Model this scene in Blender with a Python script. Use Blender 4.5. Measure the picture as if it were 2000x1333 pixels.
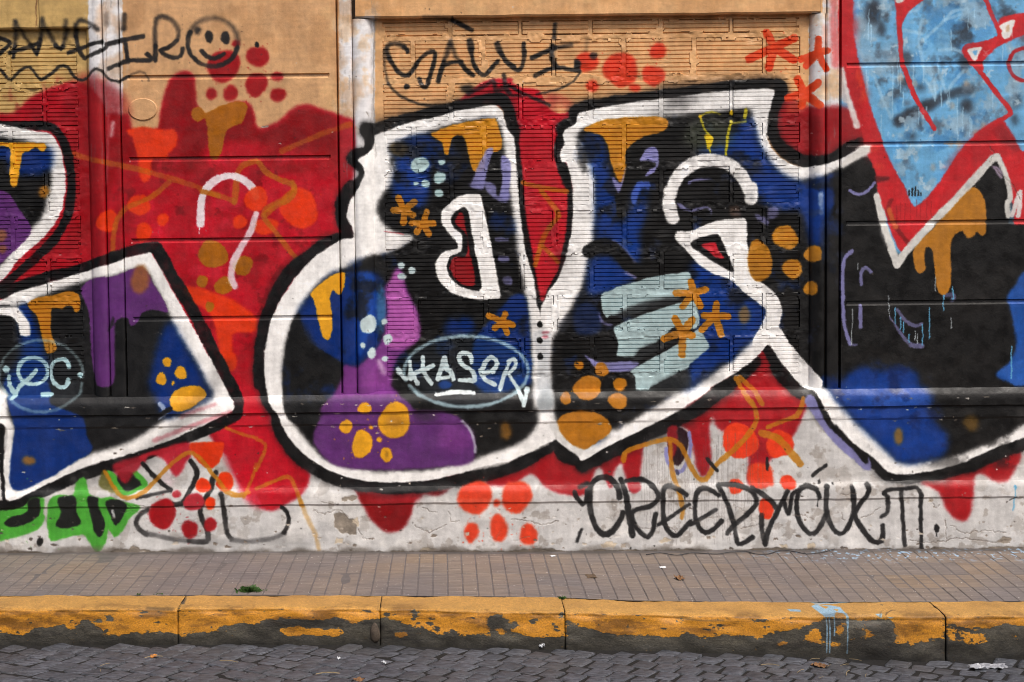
import bpy, bmesh, math, random
import numpy as np
from mathutils import Matrix, Vector, noise as mnoise

for o in list(bpy.data.objects):
    bpy.data.objects.remove(o)
scene = bpy.context.scene
C = scene.collection
R = math.radians
random.seed(7)
rng = np.random.default_rng(11)

# ------------------------------------------------------------------ camera
LENS, PITCH, ROLL, SHX = 50.4, R(3.0), -0.0115, 0.065
CAMY = -7.0
cam_rot = Matrix.Rotation(math.pi / 2 - PITCH, 3, 'X') @ Matrix.Rotation(ROLL, 3, 'Z')

def ray(px, py):
    sx = (px - 1000.0) / 2000.0 + SHX
    sy = -(py - 666.5) / 2000.0
    return cam_rot @ Vector((sx * 36.0, sy * 36.0, -LENS))

_d = ray(870, 1079)
CAMZ = -_d.z * ((-0.05 - CAMY) / _d.y)

def at_y(px, py, y):
    """the point on the vertical plane at depth y that this place in the picture shows"""
    d = ray(px, py)
    t = (y - CAMY) / d.y
    return Vector((d.x * t, y, CAMZ + d.z * t))

def at_z(px, py, z):
    d = ray(px, py)
    t = (z - CAMZ) / d.z
    return Vector((d.x * t, CAMY + d.y * t, z))

cam_data = bpy.data.cameras.new('camera')
cam_data.lens = LENS
cam_data.sensor_width = 36.0
cam_data.shift_x = SHX
cam_data.clip_end = 500
cam = bpy.data.objects.new('camera', cam_data)
C.objects.link(cam)
cam.matrix_world = Matrix.Translation((0, CAMY, CAMZ)) @ cam_rot.to_4x4()
scene.camera = cam

# ------------------------------------------------------------------ sky and sun (bright overcast)
SUN_EL, SUN_AZ = R(56), R(150)      # azimuth measured clockwise from +Y: behind the camera, a little to its right
world = bpy.data.worlds.new('World')
scene.world = world
world.use_nodes = True
wn = world.node_tree
wn.nodes.clear()
wo = wn.nodes.new('ShaderNodeOutputWorld')
bg = wn.nodes.new('ShaderNodeBackground')
sky = wn.nodes.new('ShaderNodeTexSky')
sky.sky_type = 'NISHITA'
sky.sun_disc = False
sky.sun_elevation = SUN_EL
sky.sun_rotation = SUN_AZ
sky.air_density = 1.0
sky.dust_density = 6.0
sky.ozone_density = 0.6
bg.inputs['Strength'].default_value = 0.09
wn.links.new(sky.outputs[0], bg.inputs['Color'])
wn.links.new(bg.outputs[0], wo.inputs['Surface'])

sl = bpy.data.lights.new('sun', 'SUN')
sl.energy = 1.5
sl.angle = R(10)
sl.color = (1.0, 0.975, 0.94)
so = bpy.data.objects.new('sun', sl)
C.objects.link(so)
sd = Vector((math.sin(SUN_AZ) * math.cos(SUN_EL), math.cos(SUN_AZ) * math.cos(SUN_EL), math.sin(SUN_EL)))
so.rotation_euler = sd.to_track_quat('Z', 'Y').to_euler()
so.location = sd * 20

scene.view_settings.view_transform = 'Standard'
scene.view_settings.look = 'None'
scene.view_settings.exposure = 0.66
scene.view_settings.gamma = 1.0
scene.cycles.use_denoising = True
scene.cycles.pixel_filter_type = 'BLACKMAN_HARRIS'
scene.cycles.filter_width = 0.95

# ------------------------------------------------------------------ small helpers
def new_mesh(name, verts, faces, smooth=False):
    me = bpy.data.meshes.new(name)
    me.from_pydata([tuple(v) for v in verts], [], faces)
    me.update()
    if smooth:
        me.polygons.foreach_set('use_smooth', [True] * len(me.polygons))
    return me

def add(name, me, mat=None, parent=None, loc=None, rot=None):
    o = bpy.data.objects.new(name, me)
    C.objects.link(o)
    if mat is not None and me is not None and not me.materials:
        me.materials.append(mat)
    if parent is not None:
        o.parent = parent
    if loc is not None:
        o.location = loc
    if rot is not None:
        o.rotation_euler = rot
    return o

def empty(name, loc=(0, 0, 0)):
    o = bpy.data.objects.new(name, None)
    C.objects.link(o)
    o.location = loc
    o.empty_display_size = 0.05
    return o

def tag(o, label=None, cat=None, group=None, kind=None):
    if label: o['label'] = label
    if cat: o['category'] = cat
    if group: o['group'] = group
    if kind: o['kind'] = kind
    return o

def fn(x, y, z, s):
    return mnoise.noise(Vector((x * s, y * s, z * s)))

def grid_faces(nr, nc, flip=False):
    f = []
    for r in range(nr - 1):
        for c in range(nc - 1):
            a = r * nc + c
            q = (a, a + 1, a + nc + 1, a + nc)
            f.append(q[::-1] if flip else q)
    return f

# depth of the wall's main planes, metres behind (+) or before (-) the pier faces
Y_BRICK, Y_PIER, Y_DADO = 0.045, 0.0, -0.02
def plane_y(px, py):
    top, base = 752.0, 776.0
    xs = [-400, 172, 208, 232, 662, 690, 722, 1584, 1612, 1641, 2400]
    ys = [Y_BRICK, Y_BRICK, .008, 0, 0, .008, Y_BRICK, Y_BRICK, .008, 0, 0]
    d = float(np.interp(px, xs, ys))
    k = min(1.0, max(0.0, (py - top) / (base - top)))
    return d * (1 - k) + Y_DADO * k

def wall_xz(px, py):
    p = at_y(px, py, plane_y(px, py))
    return p.x, p.z
# ------------------------------------------------------------------ the paint on the wall
# A spray-paint canvas in wall metres (x along the wall, z up), computed here stroke by stroke.
CX0, CX1, CZ0, CZ1, RES = -3.05, 3.65, -0.12, 2.98, 430.0
CW, CH = int((CX1 - CX0) * RES), int((CZ1 - CZ0) * RES)

def blur(a, s):
    if s < 0.35:
        return a
    r = int(math.ceil(s * 2.6))
    k = np.exp(-0.5 * (np.arange(-r, r + 1) / s) ** 2)
    k /= k.sum()
    k = k.astype(np.float32)
    b = np.pad(a, ((r, r), (0, 0)), mode='edge')
    out = np.zeros_like(a)
    for i, w in enumerate(k):
        out += w * b[i:i + a.shape[0]]
    b = np.pad(out, ((0, 0), (r, r)), mode='edge')
    out = np.zeros_like(a)
    for i, w in enumerate(k):
        out += w * b[:, i:i + a.shape[1]]
    return out

def lattice(h, w, cell, seed, stretch=1.0):
    g = np.random.default_rng(seed)
    gh, gw = int(h / cell) + 4, int(w / (cell * stretch)) + 4
    L = g.random((gh, gw)).astype(np.float32)
    ys = np.arange(h) / cell; xs = np.arange(w) / (cell * stretch)
    yi = ys.astype(int); xi = xs.astype(int)
    fy = (ys - yi).astype(np.float32); fx = (xs - xi).astype(np.float32)
    fy = fy * fy * (3 - 2 * fy); fx = fx * fx * (3 - 2 * fx)
    rows = L[yi] * (1 - fy)[:, None] + L[yi + 1] * fy[:, None]
    return rows[:, xi] * (1 - fx)[None] + rows[:, xi + 1] * fx[None]

def fractal(h, w, cell, seed, octs=4, stretch=1.0):
    out = np.zeros((h, w), np.float32); amp = 1.0; tot = 0.0
    for i in range(octs):
        out += amp * lattice(h, w, max(cell, 1.3), seed + i * 17, stretch)
        tot += amp; amp *= 0.55; cell /= 2.0
    out = out / tot - 0.5
    return out / (np.abs(out).max() + 1e-6)          # about -1 .. 1

class Canvas:
    def __init__(s, w, h, tofn, seed):
        s.w, s.h, s.to = w, h, tofn
        s.rgb = np.zeros((h, w, 3), np.float32)
        s.n1 = fractal(h, w, 60, seed, 5)
        s.n2 = fractal(h, w, 5, seed + 5, 2)
        s.n3 = fractal(h, w, 150, seed + 9, 4)
        s.n4 = fractal(h, w, 26, seed + 13, 4)
    def pts(s, P):
        return np.array([s.to(x, y) for x, y in P], np.float64)
    def lay(s, x0, y0, cov, col, var=0.05, grain=0.3):
        h, w = cov.shape
        sl = (slice(y0, y0 + h), slice(x0, x0 + w))
        cov = cov + grain * cov * (1 - cov) * s.n2[sl]
        cov = np.clip(cov, 0, 1)[..., None]
        c = np.array(col, np.float32) / 255.0
        m = (1 + var * s.n1[sl] + 0.4 * var * s.n2[sl])[..., None]
        s.rgb[sl] = s.rgb[sl] * (1 - cov) + np.clip(c * m, 0, 1) * cov
    def cover(s, P, soft):
        """antialiased fill of a polygon given in canvas pixels"""
        pad = int(soft * 3 + 4)
        x0 = max(0, int(P[:, 0].min()) - pad); x1 = min(s.w, int(P[:, 0].max()) + pad + 1)
        y0 = max(0, int(P[:, 1].min()) - pad); y1 = min(s.h, int(P[:, 1].max()) + pad + 1)
        if x1 - x0 < 2 or y1 - y0 < 2:
            return None
        H, W = y1 - y0, x1 - x0
        SS = 2
        acc = np.zeros((H * SS, W + 2), np.float32)
        Q = np.roll(P, -1, axis=0)
        for (ax, ay), (bx, by) in zip(P, Q):
            if ay == by:
                continue
            sg = 1.0 if by > ay else -1.0
            lo, hi = (ay, by) if by > ay else (by, ay)
            r0 = max(0, int(math.ceil((lo - y0) * SS - 0.5)))
            r1 = min(H * SS - 1, int(math.ceil((hi - y0) * SS - 0.5)) - 1)
            if r1 < r0:
                continue
            rr = np.arange(r0, r1 + 1)
            yy = (rr + 0.5) / SS + y0
            xx = ax + (yy - ay) / (by - ay) * (bx - ax) - x0
            xx = np.clip(xx, 0, W)
            xi = xx.astype(int); fr = (xx - xi).astype(np.float32)
            np.add.at(acc, (rr, xi), sg * (1 - fr))
            np.add.at(acc, (rr, xi + 1), sg * fr)
        cov = np.clip(np.abs(np.cumsum(acc, axis=1)), 0, 1)[:, :W]
        cov = cov.reshape(H, SS, W).mean(1)
        return x0, y0, blur(cov, soft)
    def fill(s, P, col, soft=1.2, a=1.0, smooth=0.5, var=0.05, grain=0.3, wob=1.2):
        soft *= 0.5
        P = s.pts(spline(P, True, smooth))
        if wob:
            for i in range(len(P)):
                P[i, 0] += wob * fn(P[i, 0], P[i, 1], 1.7, 0.045)
                P[i, 1] += wob * fn(P[i, 0], P[i, 1], 9.3, 0.045)
        r = s.cover(P, soft)
        if r:
            s.lay(r[0], r[1], r[2] * a, col, var, grain)
    def stroke(s, P, wd, col, soft=2.5, a=1.0, smooth=0.5, var=0.04, closed=False, grain=0.3, taper=None, wob=0.22, thin=0.22):
        """a spray line; wd in photo pixels, soft is the width of its fuzzy edge"""
        P = s.pts(spline(P, closed, smooth))
        k = RES / 400.0
        n = len(P)
        half = wd * 0.5 * k; sf = max(0.9, soft * 0.62 * k)
        pad = int(half + sf * 1.5 + 4)
        x0 = max(0, int(P[:, 0].min()) - pad); x1 = min(s.w, int(P[:, 0].max()) + pad + 1)
        y0 = max(0, int(P[:, 1].min()) - pad); y1 = min(s.h, int(P[:, 1].max()) + pad + 1)
        if x1 - x0 < 2 or y1 - y0 < 2:
            return
        D = np.full((y1 - y0, x1 - x0), 1e3, np.float32)
        last = n if closed else n - 1
        for i in range(last):
            ax, ay = P[i]; bx, by = P[(i + 1) % n]
            t = i / max(1, last)
            hw = half * (1 + wob * fn(ax, ay, 3.1, 0.03))
            if taper:
                hw *= taper[0] + (taper[1] - taper[0]) * t
            u0 = max(x0, int(min(ax, bx)) - pad); u1 = min(x1, int(max(ax, bx)) + pad + 1)
            v0 = max(y0, int(min(ay, by)) - pad); v1 = min(y1, int(max(ay, by)) + pad + 1)
            if u1 <= u0 or v1 <= v0:
                continue
            X = np.arange(u0, u1, dtype=np.float32)[None] + 0.5
            Y = np.arange(v0, v1, dtype=np.float32)[:, None] + 0.5
            dx, dy = bx - ax, by - ay
            L2 = dx * dx + dy * dy + 1e-6
            q = np.clip(((X - ax) * dx + (Y - ay) * dy) / L2, 0, 1)
            dd = np.sqrt((X - ax - q * dx) ** 2 + (Y - ay - q * dy) ** 2) - hw
            sub = D[v0 - y0:v1 - y0, u0 - x0:u1 - x0]
            np.minimum(sub, dd, out=sub)
        cv = np.clip(0.5 - D / (2 * sf), 0, 1)
        cv = cv * cv * (3 - 2 * cv)
        if thin:
            cv = cv * (1 - thin * np.clip(1.6 * s.n4[y0:y1, x0:x1], 0, 1))
        s.lay(x0, y0, cv * a, col, var, grain)
    def ell(s, cx, cy, rx, ry, col, soft=1.5, a=1.0, rot=0.0, **kw):
        P = []
        for i in range(20):
            t = i / 20 * 2 * math.pi
            j = 1 + 0.06 * math.sin(2 * t + cx) + 0.045 * math.sin(3 * t + cy) + 0.02 * math.sin(5 * t + cx * .3)
            u, v = rx * j * math.cos(t), ry * j * math.sin(t)
            P.append((cx + u * math.cos(rot) - v * math.sin(rot), cy + u * math.sin(rot) + v * math.cos(rot)))
        s.fill(P, col, soft, a, 0.5, **kw)
    def blotch(s, P, col, thr=0.1, k=3.0, a=0.8, soft=6, seed=0, cell=None):
        """uneven second coat inside a polygon"""
        r = s.cover(s.pts(spline(P, True, 0.5)), soft)
        if not r:
            return
        x0, y0, cov = r
        h, w = cov.shape
        n = s.n3[y0:y0 + h, x0:x0 + w] if seed == 0 else fractal(h, w, cell or 70, seed, 5)
        s.lay(x0, y0, cov * np.clip((n - thr) * k, 0, 1) * a, col)

def spline(P, closed, ten):
    P = [tuple(p) for p in P]
    n = len(P)
    if ten <= 0 or n < 3:
        return P
    out = []
    rngi = range(n) if closed else range(n - 1)
    for i in rngi:
        p1, p2 = P[i], P[(i + 1) % n]
        p0 = P[i - 1] if (closed or i > 0) else p1
        p3 = P[(i + 2) % n] if (closed or i + 2 < n) else p2
        L = math.hypot(p2[0] - p1[0], p2[1] - p1[1])
        if L < 1e-6:
            continue
        m = max(2, min(14, int(L / 7)))
        # tangents limited to the length of this span, so long neighbours do not overshoot
        def tan(a, b):
            tx, ty = (b[0] - a[0]) * ten, (b[1] - a[1]) * ten
            q = math.hypot(tx, ty)
            f = min(1.0, L * 1.0 / q) if q > 1e-6 else 0
            return tx * f, ty * f
        t1, t2 = tan(p0, p2), tan(p1, p3)
        for j in range(m):
            u = j / m; u2 = u * u; u3 = u2 * u
            h1, h2, h3, h4 = 2*u3 - 3*u2 + 1, u3 - 2*u2 + u, -2*u3 + 3*u2, u3 - u2
            out.append((h1*p1[0] + h2*t1[0] + h3*p2[0] + h4*t2[0], h1*p1[1] + h2*t1[1] + h3*p2[1] + h4*t2[1]))
    if not closed:
        out.append(P[-1])
    return out

_tiles = {r + str(c + 1): (500.0 * c, y, 0.3) for r, y in (('A', 0.0), ('B', 350.0), ('C', 700.0)) for c in range(4)}
_tiles.update({'D' + str(c + 1): (500.0 * c, 1050.0, 0.25) for c in range(4)})
_tiles['P'] = (0.0, 0.0, 1.0)
def T(txt):
    ox, oy, k = _tiles['P']
    out = []
    for w in txt.split():
        if ',' in w:
            a, b = w.split(',')
            out.append((ox + k * float(a), oy + k * float(b)))
        else:
            ox, oy, k = _tiles[w]
    return out

def to_canvas(px, py):
    x, z = wall_xz(px, py)
    return (x - CX0) * RES, (CZ1 - z) * RES

K = Canvas(CW, CH, to_canvas, 3)
F, S, E = K.fill, K.stroke, K.ell
def fp(txt, col, soft=1.2, a=1.0, smooth=0.5, **k): F(T(txt), col, soft, a, smooth, **k)
def sp(txt, wd, col, soft=2.5, a=1.0, **k): S(T(txt), wd, col, soft, a, **k)
def ep(tile, lst, col, soft=1.5, a=1.0, **k):
    ox, oy, q = _tiles[tile]
    for e in lst:
        cx, cy, rx = e[:3]; ry = e[3] if len(e) > 3 else rx
        E(ox + q * cx, oy + q * cy, q * rx, q * ry, col, soft, a, **k)
def star(tile, cx, cy, arms, wd, col, a=1.0, soft=1.2):
    ox, oy, q = _tiles[tile]
    for ax, ay in arms:
        S([(ox + q * cx, oy + q * cy), (ox + q * ax, oy + q * ay)], wd, col, soft, a, 0.0)

WHITE, OFFW, GREYW = (246, 244, 241), (236, 234, 231), (200, 198, 196)
BLK, BLK2 = (12, 11, 12), (15, 14, 14)
TAN, TANB, TANL = (206, 160, 114), (218, 168, 116), (194, 160, 100)
RED, RED2, DRED, CRIM = (166, 10, 26), (190, 16, 36), (128, 4, 10), (160, 18, 30)
ORA, ORR = (218, 52, 10), (214, 62, 34)
BLU, BLU2 = (4, 40, 108), (12, 52, 128)
GOLD, YEL, GOLD2 = (184, 118, 26), (224, 158, 30), (160, 92, 8)
PUR, PUR2, PNK = (92, 44, 108), (118, 54, 128), (178, 92, 170)
LAV, LBL, SKYB = (138, 136, 190), (178, 205, 206), (108, 172, 216)
GRN = (72, 158, 52)

# ground coats
F([(-900, -400), (2900, -400), (2900, 1300), (-900, 1300)], GREYW, 1, 1, 0, var=0.03)
fp('P -900,-400 174,-400 174,768 -900,768', TANL, 1, 1, 0, var=0.04)
fp('P 237,-400 660,-400 664,768 241,768', TAN, 0.8, 1, 0, var=0.04)
fp('P 692,-400 1604,-400 1604,26 1580,26 1580,768 731,768 731,34 692,34', TANB, 0.8, 1, 0, var=0.04)
fp('P 1641,-400 2900,-400 2900,768 1641,768', SKYB, 0.8, 1, 0)
for q in ('P 175,-400 237,-400 241,768 175,768', 'P 660,-400 692,-400 692,34 731,34 733,768 664,768',
          'P 1604,-400 1641,-400 1643,768 1580,768 1580,26 1604,26'):
    fp(q, (228, 226, 227), 0.8, 1, 0, var=0.03)
fp('P 1588,34 1604,26 1604,70 1590,80 1577,60', (216, 214, 212), 2, 1)

DZ = T('P -900,775 2900,775 2900,1120 -900,1120')
K.blotch(DZ, (214, 211, 207), 0.05, 3.0, 0.8, 4, seed=201, cell=70)
K.blotch(DZ, (170, 164, 158), 0.22, 9.0, 0.55, 4, seed=202, cell=42)
K.blotch(DZ, (150, 142, 134), 0.40, 12.0, 0.6, 2, seed=203, cell=26)
K.blotch(T('P 172,-60 240,-60 244,240 172,240'), (190, 186, 184), 0.25, 4.0, 0.35, 3, seed=204, cell=22)
K.blotch(T('P 656,-60 735,-60 735,330 660,330'), (192, 188, 186), 0.25, 4.0, 0.35, 3, seed=205, cell=22)
K.blotch(T('P 690,-60 1610,-60 1610,210 690,260'), (198, 146, 94), 0.12, 3.0, 0.45, 4, seed=206, cell=60)
K.blotch(T('P 690,-60 1610,-60 1610,210 690,260'), (220, 176, 124), 0.2, 4.0, 0.5, 4, seed=207, cell=40)
K.blotch(T('P 236,-60 662,-60 662,260 236,260'), (186, 138, 92), 0.12, 3.0, 0.45, 4, seed=208, cell=70)
# ---- red grounds
fp('P -900,232 -60,228 0,223 27,220 60,192 99,171 141,160 156,162 174,171 192,189 204,210 210,225 222,220 237,226 249,222 255,237 256,252 309,250 312,228 321,186 330,159 345,144 360,139 375,144 380,156 380,192 387,210 400,225 435,216 450,201 468,198 483,200 492,210 498,237 503,250 518,249 542,237 575,210 599,204 626,213 659,223 680,231 691,236 691,330 650,500 560,600 520,800 556,870 604,922 590,964 563,982 533,997 506,988 490,970 474,955 456,922 444,892 430,880 400,840 300,700 -900,700', RED, 6.0)
K.blotch(T('P 312,235 330,165 360,142 378,160 384,205 400,228 440,222 470,204 490,215 505,258 545,245 585,214 640,224 660,235 660,330 240,330 240,262 305,262'), DRED, -0.55, 3.0, 0.9, 3)
K.blotch(T('P 140,160 250,200 250,500 150,500'), DRED, -0.1, 2.0, 0.7, 8)
K.blotch(T('P 240,330 660,330 660,760 240,760'), RED2, 0.0, 2.5, 0.8, 8)
K.blotch(T('P 240,330 660,330 640,560 240,560'), (150, 16, 26), 0.15, 3.0, 0.6, 6, seed=31, cell=50)
K.blotch(T('P 150,330 660,330 640,560 520,780 420,760 300,480 150,500'), (120, 6, 16), 0.28, 4.0, 0.65, 6, seed=51, cell=34)
K.blotch(T('P 240,320 660,320 660,560 240,560'), (202, 30, 52), 0.22, 3.5, 0.6, 6, seed=52, cell=46)
K.blotch(T('P -100,230 170,170 170,480 -100,560'), (140, 8, 22), 0.1, 3.0, 0.6, 6, seed=53, cell=46)
K.blotch(T('P 420,760 560,780 600,930 500,990 430,870'), RED2, -0.4, 3, 0.8, 6)
fp('A1 590,560 640,640 690,760 695,900 690,1100 660,1250 600,1250', (150, 14, 22), 6, 0.75)
sp('A1 735,800 725,880', 8, (225, 200, 200), 7, 0.7)
sp('A1 705,760 700,1000 690,1200', 5, (205, 130, 130), 5, 0.35)
fp('A2 530,790 610,800 625,880 630,1000 600,1120 545,1200', (170, 40, 48), 6, 0.8)
fp('A2 1290,690 1400,590 1500,525 1666,512 A3 0,540 60,570 170,590 230,700 300,740 390,742 P 1140,300 1135,480 1060,600 1030,470 1000,240 960,200 910,215', RED2, 3.5)
K.blotch(T('P 1000,200 1130,220 1130,480 1060,580 1030,460'), RED, 0.05, 3, 0.7, 6)
fp('A4 60,690 120,600 200,670 250,690 330,700 470,690 600,740 720,860 730,960 560,990 470,1030 330,1070 200,1060 60,960 10,840', (150, 24, 30), 8)
fp('A4 250,760 330,780 340,1000 250,1000', (120, 8, 12), 7, 0.7)
fp('A4 120,690 180,640 240,660 240,720 120,740', (196, 90, 60), 7, 0.5)
fp('P 950,935 1000,915 1075,880 1135,905 1300,835 1400,765 1450,720 1498,680 1530,730 1565,757 1578,768 1572,800 1560,832 1546,858 1540,872 1520,890 1500,905 1502,945 1480,952 1460,945 1462,900 1450,850 1412,842 1400,834 1393,814 1386,830 1387,870 1389,895 1384,922 1372,931 1360,910 1352,870 1345,840 1335,835 1320,832 1300,845 1270,850 1255,880 1252,920 1245,955 1236,963 1227,950 1220,925 1215,905 1205,912 1197,930 1192,952 1183,940 1175,915 1165,915 1157,935 1140,965 1100,965 1065,952 1050,935 1037,925 1020,935 1000,948 950,948', (158, 20, 28), 5.5)
K.blotch(T('P 1330,720 1500,680 1570,770 1530,850 1330,820'), (176, 26, 34), -0.2, 3, 0.8, 6)
fp('C2 500,800 640,850 670,910 700,965 750,1050 830,1120 880,1132 950,1110 1000,1040 1030,940 1080,885 1180,892 1230,872 1300,810 1500,760 900,780', DRED, 6)
K.blotch(T('C2 640,850 1080,850 1040,930 700,940'), (170, 36, 46), -0.1, 3, 0.7, 5)
fp('C4 990,800 1250,730 1450,650 1640,590 1650,640 1610,720 1560,795 1500,808 1440,780 1400,752 1350,760 1332,830 1320,950 1290,1050 1220,1052 1150,970 1105,870 1060,840', (160, 22, 28), 6)
fp('C1 1666,880 1610,895 1605,915 1666,935 C2 40,950 0,880', (206, 60, 80), 3, 0.6)

# ---- orange clouds and dots on the red
fp('A1 820,850 940,825 1000,840 1080,845 1140,845 1155,940 1100,1000 1090,1040 990,1040 980,1150 940,1190 910,1150 890,1000 860,900', ORA, 4)
ep('B1', [(905, 170, 70), (700, 275, 65, 75), (1060, 265, 40), (935, 345, 55, 60), (1560, 280, 45)], ORA, 3)
ep('B2', [(0, 130, 76), (280, 190, 125, 130), (60, 310, 85, 55)], ORA, 3.5)
fp('B1 1190,710 1300,708 1500,780 1580,830 1666,900 1666,990 1560,1000 1510,1020 1512,1200 1480,1235 1430,1150 1400,960 1340,850 1240,800', ORA, 5)
ep('C1', [(1505, 20, 40, 60)], ORA, 4)
DOT = (150, 10, 16)
ep('A1', [(1455, 430, 105), (1375, 612, 36), (1500, 608, 49), (1535, 285, 24)], DOT, 4.5)
ep('A2', [(12, 370, 72, 68), (0, 553, 76, 74), (138, 500, 37, 32), (143, 618, 52, 45)], DOT, 4.5)
ep('A1', [(1670, 290, 12, 12)], BLK, 1.5)
ep('A2', [(5, 292, 14, 18)], BLK, 1.5)
ep('B1', [(1385, 490, 95), (1580, 565, 65), (1315, 667, 40), (1455, 695, 58), (1365, 830, 26, 36)], GOLD2, 2)
fp('A1 1245,720 1270,700 1310,705 1340,738 1420,700 1500,668 1570,660 1612,690 1600,750 1560,810 1480,842 1462,900 1440,990 1410,1040 1370,1030 1355,950 1345,830 1330,772 1290,795 1250,770', GOLD2, 1.8)
GL = (176, 96, 14)
sp('A1 420,985 600,1040 880,1100 1200,1190 1520,1310', 11, GL, 3, 0.6)
sp('B1 1525,150 1540,20 A1 1545,1130 1570,1085 1620,1062 1666,1050', 12, GL, 3, 0.75)
sp('A2 20,1060 60,1120 150,1170 230,1200 252,1250 205,1305 130,1340 60,1400', 11, GL, 3, 0.8)
sp('B2 235,20 250,60 180,130 70,190 45,240 120,340 220,470 290,540', 10, GL, 3, 0.75)
sp('A2 170,985 400,885 610,810', 11, GL, 4, 0.6)
sp('B1 1100,20 980,120 820,190 760,270 735,400 735,470', 10, GL, 3, 0.7)
# the white question-mark hook on the pier
sp('P 391,437 392,405 399,374 420,353 445,344 470,349 492,366 500,384', 15, (236, 226, 230), 3, 0.97, thin=.08)
sp('P 500,418 489,452 468,488 455,515 451,540 458,560', 13, (230, 210, 216), 4, 0.93, thin=.1)
sp('P 390,437 389,457', 2, (226, 216, 220), 1)
ep('B2', [(0, 130, 74)], ORA, 3, 0.9)
sp('B1 1310,80 1420,110', 11, GL, 2, 0.85)

# ---- far left letter
sp('P -200,240 0,246 60,246 96,248 118,266 131,298 139,345 138,385 132,420 110,462 72,502 34,535 0,562 -80,600', 17, BLK, 3)
fp('P -200,258 93,259 108,273 120,297 127,339 128,368 120,410 99,449 66,482 33,512 0,552 -200,640', OFFW, 2)
fp('P -200,273 87,282 93,291 97,324 100,360 94,380 84,419 60,449 30,479 0,518 -200,600', BLK2, 8)
fp('P -200,292 96,290 99,328 72,342 39,342 20,340 10,310 -200,310', BLU, 13)
fp('P -200,362 0,371 18,380 39,410 61,446 48,470 18,500 -60,560 -200,580', PUR, 2)
fp('P -60,279 0,279 87,280 90,291 81,297 69,288 57,296 45,300 39,330 33,364 24,366 18,345 21,300 15,287 -60,286', YEL, 1.5)
ep('A1', [(285, 1250, 34, 42)], GOLD, 5, 0.85)
ep('B1', [(10, 370, 32, 40), (15, 455, 28, 26)], (140, 90, 50), 4, 0.8)

# ---- lower left letter
sp('B1 20,740 150,700 300,648 550,588 700,525 900,462 1010,448 1030,470 1100,600 1250,850 1350,1050 1450,1250 1500,1340 C1 1480,140 1538,262 1545,310 1530,370 1450,412 1100,562 800,672 500,772 250,882 100,945 10,965', 24, BLK, 3.5)
sp('P 6,790 2,880 8,960 12,980', 10, BLK, 3)
fp('P -200,640 0,587 30,572 120,545 177,527 222,513 249,503 295,492 295,492 306,512 363,614 399,680 426,728 450,778 457,787 456,802 426,817 330,862 240,892 180,907 105,940 27,978 12,975 6,910 3,829 -200,800', WHITE, 2)
fp('P -200,600 40,598 75,581 120,564 180,546 222,540 255,527 279,524 294,542 324,596 333,620 345,650 375,695 399,739 414,775 387,790 345,814 318,823 255,862 165,892 40,955 28,960 27,835 18,814 12,781 5,760 -200,740', (22, 22, 23), 8)
fp('P 39,599 54,596 75,650 87,690 95,745 60,750 12,745 40,700 40,660', BLU, 13)
fp('P 12,740 90,745 98,788 159,814 168,850 180,877 165,892 27,958 27,835 12,778', (10, 44, 112), 3)
fp('P 333,629 318,645 312,665 303,690 297,720 291,745 294,765 302,778 310,792 318,815 345,812 385,790 411,775 400,745 375,700 350,655', BLU, 13)
fp('P 158,565 183,544 222,540 255,527 279,524 294,545 324,596 328,611 300,606 278,612 268,630 255,638 250,622 232,625 226,630 224,700 223,745 210,757 190,752 184,730 178,700 174,620 166,590', PUR, 2)
ep('B1', [(912, 655, 60, 92)], (150, 90, 40), 6, 0.8)
fp('B1 700,1000 740,900 745,1333 760,1333 840,1000 790,900', (22, 22, 23), 3, 0.8)
fp('B1 180,810 250,770 340,758 440,730 510,750 525,800 515,860 490,870 470,830 430,825 400,852 340,842 330,1000 370,1090 350,1130 300,1130 270,1010 230,880 190,850', GOLD, 1.6)
fp('P -60,602 0,602 36,602 51,620 60,641 58,656 39,656 36,635 18,617 -60,617', WHITE, 2)
fp('B1 120,840 170,820 200,900 215,990 200,1020 185,930', BLU, 3, 0.7)
ep('C1', [(1087, 25, 30), (1175, 95, 40, 44), (1050, 135, 33, 46), (1125, 165, 12, 14)], YEL, 1.8)
fp('C1 1105,250 1160,200 1230,178 1300,180 1338,220 1335,255 1280,300 1200,340 1130,345 1110,300', YEL, 2)
sp('C1 1040,300 1080,350 1030,385', 10, (190, 200, 220), 3, 0.7)
sp('C1 1010,390 1110,330', 9, BLK, 3)
ep('C1', [(185, 668, 48, 28)], GOLD, 5, 0.7)
sp('C1 1400,300 1250,350 1180,380', 8, (190, 40, 60), 6, 0.35)
sp('C1 1500,350 1250,440 1000,540', 8, (190, 40, 60), 5, 0.4)
# its round tag
TG = (176, 208, 214)
E(80, 735, 82, 70, (90, 110, 130), 10, 0.12)
S([(80 + 82 * math.cos(a), 735 + 70 * math.sin(a)) for a in np.linspace(0.2, 6.3, 30)], 6, TG, 4, 0.42)
S([(64 + 29 * math.cos(a), 725 + 26 * math.sin(a)) for a in np.linspace(-0.2, 6.2, 22)], 8, TG, 1.8)
sp('P 70,724 57,739 33,760 21,778', 9, TG, 1.8)
sp('P 18,736 18,754 24,775', 9, TG, 1.8)
sp('P 135,717 130,706 120,702 105,707 99,724 102,742 112,755 123,757 131,752 134,742', 8, TG, 1.8)
ep('P', [(12, 722, 7), (157, 733, 6)], TG, 1.5)
sp('P 77,772 95,772', 9, TG, 1.8)

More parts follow.
